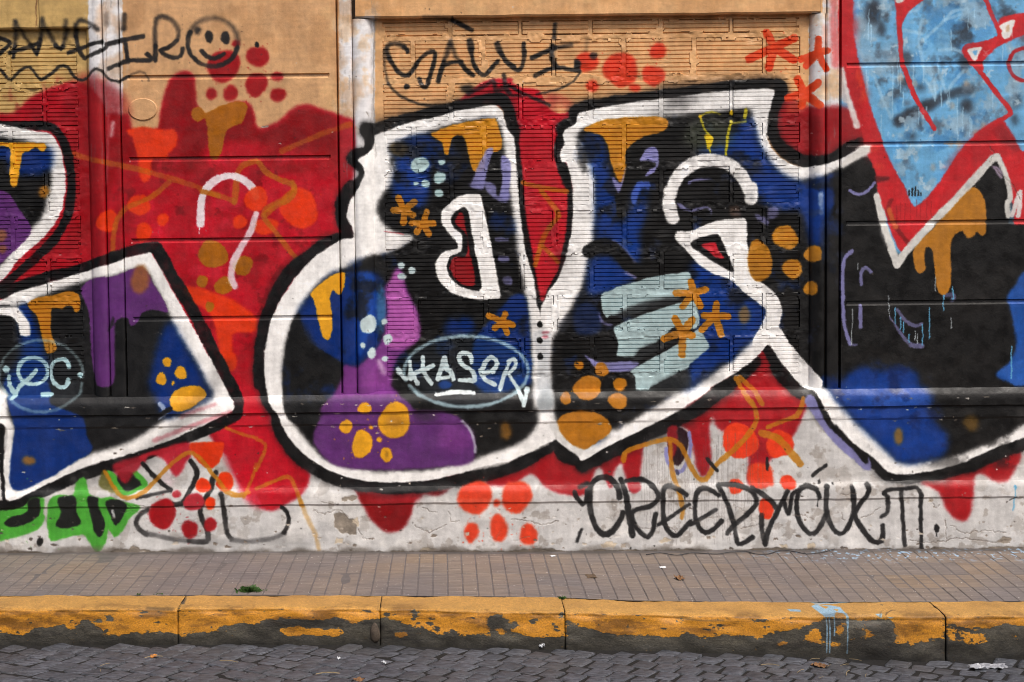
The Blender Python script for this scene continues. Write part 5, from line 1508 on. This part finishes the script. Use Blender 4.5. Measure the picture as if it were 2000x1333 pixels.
for q in ('D2 200,700 350,690 480,720 640,710 700,740 620,770 400,760 250,770 180,740', 'D2 1085,740 1160,730 1165,770 1100,775', 'D2 1880,710 1930,705 1940,760 1890,750', 'D3 1260,790 1310,795 1300,805', 'D4 280,770 390,700 410,760 430,820 570,830 560,850 400,830 300,800', 'D4 530,700 600,650 600,750 540,770', 'D4 725,680 760,700 825,770 760,800', 'D4 640,775 720,790 700,810 640,800', 'D4 70,820 145,795 140,825 80,845', 'D4 1400,700 1480,720 1480,800 1420,800', 'D4 1520,730 1600,750 1720,760 1700,820 1560,830 1500,790', 'D4 1890,760 1960,760 1940,800'):
    kmask(d_face(q), 2.0)
for q in ('D1 825,595 850,600 905,645 860,665 830,640', 'D1 720,625 760,620 790,660 740,665', 'D1 975,600 1000,600 990,630', 'D1 1060,605 1075,625 1060,628', 'D1 230,660 270,655 260,685 230,680', 'D1 1385,460 1410,460 1415,520 1445,515 1400,535 1380,510', 'D1 1675,535 1705,535 1700,548', 'D2 1200,560 1270,565 1265,600 1240,655 1205,640 1230,590', 'D2 985,580 1050,570 1060,610 1010,620', 'D2 1080,580 1120,580 1115,610', 'D2 880,560 935,562 910,585', 'D2 1800,620 1900,590 1950,640 1960,690 1850,680', 'D2 340,550 440,550 430,562', 'D2 780,492 840,495 820,508', 'D2 560,555 590,560 570,580', 'D3 120,640 200,620 220,650 150,690', 'D3 305,660 340,660 370,710 330,745 310,700', 'D3 0,640 40,660 30,710 0,715', 'D3 190,570 215,570 205,590', 'D3 275,570 310,572 295,590', 'D3 400,575 420,575 415,610 395,605', 'D3 1520,680 1570,670 1560,700', 'D3 1880,640 2000,615 2000,640 1900,660', 'D3 1750,670 1770,665 1765,690', 'D3 715,680 740,680 730,700', 'D4 1110,680 1180,680 1170,705', 'D4 1290,740 1330,740 1310,760', 'D4 1200,720 1225,720 1220,770', 'D4 1420,690 1500,690 1480,720'):
    kmask(d_face(q), 1.2, -1)
nz = fractal(KH, KW, 9, 61, 4); nz2 = fractal(KH, KW, 34, 62, 4)
fr = np.linspace(0, 2, KH)[:, None] * np.ones((1, KW))
fr = np.where(np.arange(KH)[:, None] < 80, np.arange(KH)[:, None] / 80, 1 + (np.arange(KH)[:, None] - 80) / 140) * np.ones((1, KW))
nzf = fractal(KH, KW, 4, 66, 2)
m2 = np.clip((blur(mask, 5.0) - 0.5 + (0.55 * nz + .30 * nz2 + .22 * nzf) * (fr > 0.85)) * 6 + .5, 0, 1)
m2 *= np.clip(1 - np.clip((nz2 + 0.6 * nz - (0.92 - 0.32 * (fr > 1.0))) * 6, 0, 1), 0, 1)
edge = np.clip((nz + nz2 * .8 - .35) * 3, 0, 1) * np.exp(-((fr - 1.03) / .05) ** 2) * .5
m2 *= 1 - edge
colk = np.array(YK, np.float32) / 255 * (1 + .10 * nz2 + .08 * nz)[..., None]
topk = np.array((180, 136, 70), np.float32) / 255 * (1 + .07 * nz2 + .05 * nz)[..., None]
wt = np.clip((fr - .9) / .15, 0, 1)[..., None]
KC.rgb = KC.rgb * (1 - m2[..., None]) + (topk * (1 - wt) + colk * wt) * m2[..., None]
for q in ('D1 1150,545 1340,548', 'D3 1290,615 1480,640 1640,640', 'D4 780,660 870,690', 'D2 100,640 220,690', 'D1 720,560 900,565'):
    KC.stroke(d_face(q), 7, (70, 56, 34), 8, .55)
SPL = (134, 172, 200)
for q in ('D4 400,540 450,520 560,525 630,545 620,620 600,600 560,585 520,612 440,618 415,575', 'D4 190,560 290,570 280,585 200,582', 'D4 850,600 910,598 890,615', 'D4 420,492 640,490 760,492 640,512 450,515', 'D4 930,612 990,620 960,628', 'D4 860,490 960,486 950,494'):
    KC.fill(d_face(q), SPL, 1.2, .9, 0)
for q in ('D4 470,525 540,540 500,560', 'D4 560,560 600,560 580,575'):
    KC.fill(d_face(q), YK, 1.2, .9, 0)
for a, b, e in ((457, 610, 900), (480, 610, 900), (517, 600, 765), (617, 610, 905), (625, 600, 700)):
    KC.stroke(d_face('D4 %d,%d %d,%d %d,%d' % (a, b, a + 4, (b + e) / 2, a - 1, e)), 2.4, SPL, 1.2, .9)
KC.stroke(d_face('D4 930,605 980,580 1040,568'), 3, (80, 62, 40), 2, .7)
KC.stroke(d_face('D4 880,610 920,580'), 3, (96, 76, 48), 2, .6)
gr = fractal(KH, KW, 46, 63, 5, 1.8); gr2 = fractal(KH, KW, 4, 64, 2)
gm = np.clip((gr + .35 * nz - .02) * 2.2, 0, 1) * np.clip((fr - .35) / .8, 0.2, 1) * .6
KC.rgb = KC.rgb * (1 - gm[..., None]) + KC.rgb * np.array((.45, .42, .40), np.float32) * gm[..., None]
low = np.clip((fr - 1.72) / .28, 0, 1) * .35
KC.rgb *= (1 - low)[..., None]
KC.rgb *= (1 + .16 * gr2 * (1 - .5 * m2))[..., None]
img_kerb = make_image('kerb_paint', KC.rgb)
img_kh = make_image('kerb_relief', np.repeat(np.clip(.35 + .10 * m2 + .2 * nzf * (1 - m2) + .06 * nz, 0, 1)[..., None], 3, 2), True)
N = NT('painted_kerb')
uv = N.n('UVMap').outputs[0]
ti = N.n('TexImage', image=img_kerb, extension='EXTEND'); N.l(uv, ti.inputs[0])
tk_ = N.n('TexImage', image=img_kh, extension='EXTEND'); N.l(uv, tk_.inputs[0])
pos = N.n('NewGeometry').outputs['Position']
sp_ = N.ramp(N.noise(pos, 190, 5, .75), .30, .72, .62, 1.22)
cg = N.n('CombineXYZ'); [N.l(sp_, cg.inputs[i]) for i in range(3)]
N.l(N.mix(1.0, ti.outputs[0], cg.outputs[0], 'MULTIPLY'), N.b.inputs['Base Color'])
N.b.inputs['Roughness'].default_value = .62
N.l(N.bump(N.noise(pos, 170, 5, .7), .5, .0022, N.bump(tk_.outputs[0], .6, .003)), N.b.inputs['Normal'])
M_KERB = N.m

kerb = empty('kerb', (0, Y_KF, 0))
tag(kerb, 'chipped yellow-painted stone kerb between pavement and cobbled road', 'kerb', kind='structure')
def kerb_stone(p0, p1, gap, seed):
    xa, xb = kx(p0, Y_KF) + gap, kx(p1, Y_KF) - gap
    xs = merge(steps(xa, xb, .02), [xa, xa + .006, xb - .006, xb], .005)
    prof = []                              # (u along profile 0..2, y, dz mode)
    for f in np.linspace(0, .82, 6): prof.append((f, 'top'))
    for f in (.88, .94, 1.0, 1.05, 1.1): prof.append((f, 'edge'))
    for f in np.linspace(1.18, 2.0, 9): prof.append((f, 'face'))
    prof.append((2.25, 'face'))
    V, UV = [], []
    for f, md in prof:
        for i, x in enumerate(xs):
            zi, zt, zb = z_in(x), z_top(x), z_bot(x)
            e = 0.0025 * (1 if i in (0, len(xs) - 1) else 0) * (.4 + f * .7)
            k = 0.0045 * fn(x, f * .3, seed, 5.0) + 0.0034 * fn(x, f * .5, seed + 4, 17.0) + .0022 * fn(x, f * .4, seed, 42.0)
            chip = max(0, fn(x, 3.0, seed + 20, 7.0) - .15) * .028 * math.exp(-((f - 1.03) / .12) ** 2)
            if f <= 1:
                y = Y_KI + (Y_KF - Y_KI) * f; z = zi + (zt - zi) * f + k
                if f > .82: z -= .007 * ((f - .82) / .18) ** 2
            else:
                y = Y_KF - .010 * (f - 1); z = zt + (zb - zt) * (f - 1)
                y += k * 1.6
                z -= .007 * max(0.0, 1 - (f - 1) / .35)
                if f < 1.16:
                    q = (1.16 - f) / .16
                    y += .007 * q * q
            y += chip; z -= chip * .5 + e * .6
            if f > 1: y += e
            V.append((x, y, z))
            UV.append((0, 0))
    me = new_mesh('kerb_stone', V, grid_faces(len(prof), len(xs)), True)
    ul = me.uv_layers.new(name='UVMap')
    nx = len(xs)
    xi0 = kx(0, Y_KF); sc = (kx(2000, Y_KF) - xi0) / 2000
    for poly in me.polygons:
        for li in poly.loop_indices:
            vi = me.loops[li].vertex_index
            f = prof[vi // nx][0]; x = xs[vi % nx]
            px = (x - xi0) / sc
            row = f * 80 if f <= 1 else 80 + (f - 1) * 140
            ul.data[li].uv = ((px + 200) / KW, 1 - row / KH)
    # end caps
    bm = bmesh.new(); bm.from_mesh(me)
    bmesh.ops.recalc_face_normals(bm, faces=bm.faces)
    bm.normal_update()
    if sum(fc.normal.z for fc in bm.faces) < 0:
        bmesh.ops.reverse_faces(bm, faces=bm.faces)
    bm.verts.ensure_lookup_table()
    for col in (0, nx - 1):
        bm.verts.ensure_lookup_table()
        ring = [bm.verts[r * nx + col] for r in range(len(prof))]
        back = bm.verts.new((ring[0].co.x, Y_KI, ring[-1].co.z))
        for a, b in zip(ring, ring[1:]):
            bm.faces.new((a, b, back) if col else (b, a, back))
    bm.to_mesh(me); bm.free()
    return add('kerb_stone', me, M_KERB, kerb, (0, -Y_KF, 0))
kj = [(-760, -405, .001), (-405, -40, .001), (-40, 347, .0012), (347, 742, .001), (742, 1103, .0012), (1103, 1847, .002), (1847, 2230, .002), (2230, 2600, .001)]
for i, (a, b, gp) in enumerate(kj):
    kerb_stone(a, b, gp, 10.0 + i * 3.7)
# mortar behind the joints
xs = steps(XL, XR, .1)
V = [(x, Y_KF + .022, z_top(x) - .02) for x in xs] + [(x, Y_KF + .022, z_bot(x) - .08) for x in xs]
V2 = [(x, Y_KI + .002, z_in(x) - .012) for x in xs]
n_ = len(xs)
me = new_mesh('joint_fill', V + V2, grid_faces(2, n_) + [(2 * n_ + i, i, i + 1, 2 * n_ + i + 1) for i in range(n_ - 1)])
add('joint_fill', me, simple('dark_joint', (.03, .028, .025), .9), kerb, (0, -Y_KF, 0))

# road: earth bed with stone setts
M_SETT = None
def sett_material():
    N = NT('sett_stone')
    pos = N.n('NewGeometry').outputs['Position']
    oi = N.n('ObjectInfo').outputs['Random']
    f = N.ramp(N.noise(N.scaled(pos, (.6, 2.2, 1)), 40, 7, .72, .6), .34, .66)
    a = N.mix(f, N.rgb(lin((38, 40, 45))), N.rgb(lin((94, 97, 105))))
    a = N.mix(N.ramp(N.noise(pos, 3.0, 4), .45, .7, 0, .5), a, N.rgb(lin((72, 69, 67))))
    k = N.ramp(oi, 0, 1, .82, 1.16)
    cg = N.n('CombineXYZ'); [N.l(k, cg.inputs[i]) for i in range(3)]
    a = N.mix(1.0, a, cg.outputs[0], 'MULTIPLY')
    a = N.mix(N.ramp(N.noise(pos, 90, 3, .7), .62, .70, 0, .6), a, N.rgb(lin((128, 128, 130))))
    N.l(a, N.b.inputs['Base Color'])
    N.b.inputs['Roughness'].default_value = .55
    N.l(N.bump(N.noise(N.scaled(pos, (.7, 2.2, 1)), 60, 7, .7), .8, .009), N.b.inputs['Normal'])
    return N.m
M_SETT = sett_material()
M_DIRT = simple('road_dirt', lin((26, 24, 22)), .9, 40, .4, .006)
xs = steps(-9, 10, .25); ys = [-40, -25, -15] + steps(-10, Y_KF + .03, .12)
def z_bed(x, y): return z_road(max(XL, min(XR, x)), y) - .0065 + .002 * fn(x, y, 4, 8)
V = [(x, y, z_bed(x, y)) for y in ys for x in xs]
road = add('road', new_mesh('road', V, grid_faces(len(ys), len(xs)), True), M_DIRT)
tag(road, 'dark grey cobbled road of worn stone setts along the yellow kerb', 'road', kind='structure')
def sett_mesh(seed, w=.0845, d=.1085):
    r = random.Random(seed)
    bm = bmesh.new()
    n = 4
    def shp(u, v, k):
        x, y = u * w / 2 * k, v * d / 2 * k
        q = 0.965 if abs(u) == 1 and abs(v) == 1 else 1.0
        return x * q + r.uniform(-.003, .003), y * q + r.uniform(-.003, .003)
    g_ = [-1, -.78, .78, 1]
    top = [[None] * n for _ in range(n)]
    tilt = (r.uniform(-.014, .014), r.uniform(-.014, .014))
    for i, u in enumerate(g_):
        for j, v in enumerate(g_):
            x, y = shp(u, v, .985)
            edge = (abs(u) == 1) + (abs(v) == 1)
            z = -.0030 * edge + r.uniform(-.0022, .0022) + x * tilt[0] + y * tilt[1]
            top[i][j] = bm.verts.new((x, y, z))
    for i in range(n - 1):
        for j in range(n - 1):
            bm.faces.new((top[i][j], top[i + 1][j], top[i + 1][j + 1], top[i][j + 1]))
    loop = [top[i][0] for i in range(n)] + [top[n - 1][j] for j in range(1, n)] + [top[i][n - 1] for i in range(n - 2, -1, -1)] + [top[0][j] for j in range(n - 2, 0, -1)]
    low = [bm.verts.new((v.co.x * 1.01, v.co.y * 1.01, -.035)) for v in loop]
    for k in range(len(loop)):
        bm.faces.new((low[k], low[(k + 1) % len(loop)], loop[(k + 1) % len(loop)], loop[k]))
    bmesh.ops.recalc_face_normals(bm, faces=bm.faces)
    me = bpy.data.meshes.new('sett'); bm.to_mesh(me); bm.free()
    me.polygons.foreach_set('use_smooth', [True] * len(me.polygons))
    me.materials.append(M_SETT)
    return me
setts = [sett_mesh(900 + k) for k in range(14)]
ang = R(31)
ca, sa = math.cos(ang), math.sin(ang)
near, far = [], []
for i in range(-80, 82):
    for j in range(-54, 56):
        u = (i + (.5 if j % 2 else 0)) * .0925 + random.uniform(-.004, .004)
        v = j * .118 + random.uniform(-.004, .004)
        x = u * ca + v * sa + .2; y = -u * sa + v * ca + Y_KF - .6
        if y > Y_KF - .050 or y < -4.2 or x < -3.4 or x > 4.0: continue
        # wavy laying, more uneven to the right
        x += .03 * fn(x, y, 1, .9); y += .03 * fn(x, y, 7, .9)
        zc = z_road(x, y) + random.uniform(-.004, .003)
        d0 = (y - CAMY)
        vis = (y > -1.74) and -2.05 < x < 2.45
        (near if vis else far).append((x, y, zc))
near.sort(key=lambda p: -p[1])
for k, (x, y, zc) in enumerate(near):
    if k < 298:
        o = add('sett', random.choice(setts), None, road, (x, y, zc), (random.uniform(-.012, .012) - .035, random.uniform(-.012, .012), -ang + random.uniform(-.05, .05) + (math.pi if random.random() < .5 else 0)))
        s = random.uniform(.96, 1.02); o.scale = (s * random.uniform(.94, 1.04), s, 1)
    else:
        far.append((x, y, zc))
bm = bmesh.new()
for (x, y, zc) in far:
    me = random.choice(setts)
    off = len(bm.verts)
    M = Matrix.Translation((x, y, zc)) @ Matrix.Rotation(-ang + random.uniform(-.1, .1), 4, 'Z')
    vs = [bm.verts.new(M @ v.co) for v in me.vertices]
    for p in me.polygons:
        bm.faces.new([vs[q] for q in p.vertices])
me = bpy.data.meshes.new('setts'); bm.to_mesh(me); bm.free()
me.polygons.foreach_set('use_smooth', [True] * len(me.polygons))
o = add('setts', me, M_SETT, road)
o['kind'] = 'stuff'
print('SETTS', len(near), len(far))
# ------------------------------------------------------------------ small things
def pav_at(px, py):
    """the place on the pavement that this spot in the picture shows"""
    z = -.01
    for _ in range(6):
        p = at_z(px, py, z); z = z_pav(p.x, p.y)
    return Vector((p.x, p.y, z + .003))
def road_at(px, py):
    z = -.2
    for _ in range(8):
        p = at_z(px, py, z); z = z_road(p.x, p.y)
    return Vector((p.x, p.y, z + .002))
def kerb_at(px, py):
    z = -.02
    for _ in range(6):
        p = at_z(px, py, z)
        f = (p.y - Y_KI) / (Y_KF - Y_KI)
        z = z_in(p.x) + (z_top(p.x) - z_in(p.x)) * f
    return Vector((p.x, p.y, z + .002))

M_LEAF = simple('weed_leaf', (.06, .13, .03), .6, 60, .5, 0, spec=.3, c2=(.03, .07, .015))
def weed(px, py, w, h, n, label, where, seed):
    r = random.Random(seed)
    p = where(px, py)
    bm = bmesh.new()
    for i in range(n):
        a = r.uniform(0, 2 * math.pi); rad = abs(r.gauss(0, .42)) * w
        b = Vector((rad * math.cos(a), rad * .55 * math.sin(a), -.002))
        L = h * r.uniform(.5, 1.2) * (1.1 - min(.6, rad / w)); lean = r.uniform(.2, 1.1)
        d = Vector((math.cos(a) * lean, math.sin(a) * lean * .7, 1)).normalized()
        side = d.cross(Vector((math.sin(a), -math.cos(a), .4))).normalized() * L * r.uniform(.14, .26)
        m = b + d * L * .55; t = b + d * L + Vector((math.cos(a), math.sin(a), -.5)) * L * .25
        up = side.cross(d).normalized() * L * .06
        vs = [bm.verts.new(q) for q in (b, m + side, t, m - side, m + up)]
        for q in ((0, 1, 4), (1, 2, 4), (2, 3, 4), (3, 0, 4)):
            bm.faces.new([vs[k] for k in q])
    me = bpy.data.meshes.new('weed'); bm.to_mesh(me); bm.free()
    o = add('weed', me, M_LEAF, None, p)
    return tag(o, label, 'weed', 'weeds growing along the kerb')
weed(486, 1157, .062, .034, 230, 'largest green weed tuft, growing in the pavement beside the kerb', pav_at, 1)
weed(1098, 1171, .020, .018, 50, 'small green weed at the kerb joint right of the middle', kerb_at, 2)
weed(271, 1163, .018, .010, 36, 'tiny flat weed left of the other at the left end of the kerb', pav_at, 3)
weed(312, 1162, .030, .009, 50, 'low weed strip between tiles and kerb near the left joint', pav_at, 4)

def crumple(name, p, sx, sy, h, mat, label, cat, seed, rz=0.0, n=6, group=None):
    """a thin crumpled sheet with two sides"""
    r = random.Random(seed)
    bm = bmesh.new()
    g1 = [[bm.verts.new((sx * (i / n - .5) * (1 + r.uniform(-.12, .12)), sy * (j / n - .5) * (1 + r.uniform(-.15, .15)), h * abs(fn(i * .9, j * .9, seed * 3.1, 1.0)) * 1.6 + .001)) for j in range(n + 1)] for i in range(n + 1)]
    for i in range(n):
        for j in range(n):
            c = (abs(i - n / 2 + .5) + abs(j - n / 2 + .5)) / n
            if c > .86 and r.random() < .8: continue
            bm.faces.new((g1[i][j], g1[i + 1][j], g1[i + 1][j + 1], g1[i][j + 1]))
    bmesh.ops.delete(bm, geom=[v for v in bm.verts if not v.link_faces], context='VERTS')
    me = bpy.data.meshes.new(name); bm.to_mesh(me); bm.free()
    o = add(name, me, mat, None, p, (0, 0, rz))
    md = o.modifiers.new('thickness', 'SOLIDIFY'); md.thickness = .0012
    tag(o, label, cat, group)
    return o
M_PAPER = simple('white_paper', (.72, .74, .76), .6, 30, .2, .001)
M_PLAST = simple('grey_plastic', (.34, .35, .38), .35, 30, .3, .001)
M_DRY = simple('dry_leaf', (.24, .12, .05), .7, 60, .5, .001)
M_ORA = simple('orange_leaf', (.62, .22, .03), .6, 60, .4, .001)
M_BRN = simple('brown_leaf', (.15, .10, .06), .8, 60, .5, .001)
M_STRAW = simple('straw', (.42, .32, .18), .8, 60, .4, .0)
crumple('paper_scrap', road_at(1057, 1266), .02, .035, .024, M_PAPER, 'small white folded paper scrap against the kerb foot', 'litter', 3, .5)
crumple('plastic_bag', road_at(1930, 1305), .15, .055, .018, M_PLAST, 'crumpled pale plastic bag on the cobbles at the right edge', 'litter', 8, .1, 10)
crumple('paper_scrap', road_at(662, 1289), .01, .02, .012, M_PAPER, 'tiny white scrap on the cobbles left of the middle', 'litter', 5, .2, 4)
crumple('paper_scrap', road_at(750, 1297), .012, .02, .009, M_PAPER, 'pale crumb of paper right of the other scrap on the cobbles', 'litter', 6, .9, 4)
crumple('dry_leaf', pav_at(1327, 1133), .034, .045, .02, M_DRY, 'curled dry brown leaf on the pavement tiles', 'leaf', 11, .4, 6)
crumple('flat_leaf', pav_at(1154, 1127), .045, .07, .003, M_BRN, 'flat brown leaf pressed onto the pavement left of the curled leaf', 'leaf', 12, .1, 7)
crumple('orange_leaf', road_at(300, 1284), .026, .035, .008, M_ORA, 'fallen orange leaf on the cobbles near the left', 'leaf', 13, .2, 5)
crumple('orange_leaf', road_at(1628, 1278), .02, .04, .03, M_ORA, 'small orange leaf at the kerb foot below the blue drips', 'leaf', 14, .2, 4)
crumple('dry_leaf', road_at(1600, 1302), .045, .06, .01, M_DRY, 'torn dry leaf among straw on the cobbles near the right', 'leaf', 15, .7, 7)
crumple('brown_leaf', road_at(700, 1330), .03, .05, .012, M_DRY, 'brown leaf bit at the bottom edge left of the middle', 'leaf', 16, .7, 4)
crumple('paper_strip', pav_at(1294, 1110), .03, .03, .004, M_PAPER, 'short white paper strip on the tiles above the curled leaf', 'litter', 17, .1, 4)
crumple('paper_scrap', pav_at(1080, 1088), .022, .03, .004, M_PAPER, 'white paper chip on the tiles close to the wall', 'litter', 18, .1, 4)
r = random.Random(5)
me = None
def straw_mesh(seed):
    rr = random.Random(seed); bm = bmesh.new()
    P = [Vector((-.5, 0, 0)), Vector((-.15, rr.uniform(-.06, .06), .06)), Vector((.2, rr.uniform(-.08, .08), .05)), Vector((.5, rr.uniform(-.05, .05), 0))]
    rings = [[bm.verts.new((p.x, p.y + .03 * math.cos(t), p.z + .03 * math.sin(t) + .03)) for t in (0, 2.1, 4.2)] for p in P]
    for a, b in zip(rings, rings[1:]):
        for k in range(3):
            bm.faces.new((a[k], a[(k + 1) % 3], b[(k + 1) % 3], b[k]))
    bm.faces.new(rings[0]); bm.faces.new(rings[-1])
    bmesh.ops.recalc_face_normals(bm, faces=bm.faces)
    me = bpy.data.meshes.new('straw'); bm.to_mesh(me); bm.free(); me.materials.append(M_STRAW)
    return me
SM = [straw_mesh(k) for k in range(4)]
spots = [(300, 1287, .07, .3), (640, 1320, .09, .1), (1422, 1273, .05, -.5), (205, 1302, .05, .9)]
for k in range(11):
    spots.append((r.choice([r.uniform(1500, 1720), r.uniform(1500, 1720), r.uniform(60, 1950)]), r.uniform(1288, 1328), r.uniform(.03, .08), r.uniform(-1.3, 1.3)))
spots.sort()
ORD = 'first second third fourth fifth sixth seventh eighth ninth tenth eleventh twelfth thirteenth fourteenth fifteenth'.split()
for k, (px, py, L, rz) in enumerate(spots):
    o = add('straw', SM[k % 4], None, None, road_at(px, py) + Vector((0, 0, .004)), (0, 0, rz))
    o.scale = (L, L * .8, L * .8)
    tag(o, 'thin dry straw lying on the cobbles, %s straw from the left edge' % ORD[k], 'straw', 'straw bits on the cobbles')

# thin black cable lying at the foot of the wall
P = [pav_at(*q) + Vector((0, 0, .004)) for q in spline(T('D3 1050,146 1150,131 1290,150 1400,131 1600,141 1700,126 1830,121 1900,140 2000,141 D4 100,111 230,126 300,140 430,126 520,101'), False, .5)]
bm = bmesh.new(); rings = []
for i, p in enumerate(P):
    q = P[min(i + 1, len(P) - 1)] - P[max(0, i - 1)]
    q.normalize(); s = q.cross(Vector((0, 0, 1))).normalized()
    rings.append([bm.verts.new(p + (s * math.cos(t) + Vector((0, 0, 1)) * math.sin(t)) * .0022) for t in np.linspace(0, 2 * math.pi, 7)[:-1]])
for a, b in zip(rings, rings[1:]):
    for k in range(6):
        bm.faces.new((a[k], a[(k + 1) % 6], b[(k + 1) % 6], b[k]))
bm.faces.new(rings[0]); bm.faces.new(rings[-1])
bmesh.ops.recalc_face_normals(bm, faces=bm.faces)
me = bpy.data.meshes.new('cable'); bm.to_mesh(me); bm.free()
tag(add('cable', me, simple('black_cable', (.05, .05, .055), .6, 40, .3, 0)), 'thin dark cable snaking along the pavement at the wall foot', 'cable')

# brown cobble wedged into the kerb joint
p = at_y(733, 1252, Y_KF - .004)
bm = bmesh.new()
bmesh.ops.create_icosphere(bm, subdivisions=3, radius=1)
for v in bm.verts:
    k = 1 + .16 * fn(v.co.x, v.co.y, v.co.z, 1.4) + .05 * fn(v.co.x, v.co.y, v.co.z, 5)
    v.co = Vector((v.co.x * .022 * k * (1 - .25 * v.co.z), v.co.y * .014 * k, v.co.z * .042 * k + .035))
me = bpy.data.meshes.new('wedged_stone'); bm.to_mesh(me); bm.free()
me.polygons.foreach_set('use_smooth', [True] * len(me.polygons))
tag(add('wedged_stone', me, simple('brown_stone', (.10, .075, .055), .8, 50, .4, .004), None, p), 'upright brown stone wedged at a joint in the yellow kerb', 'stone')
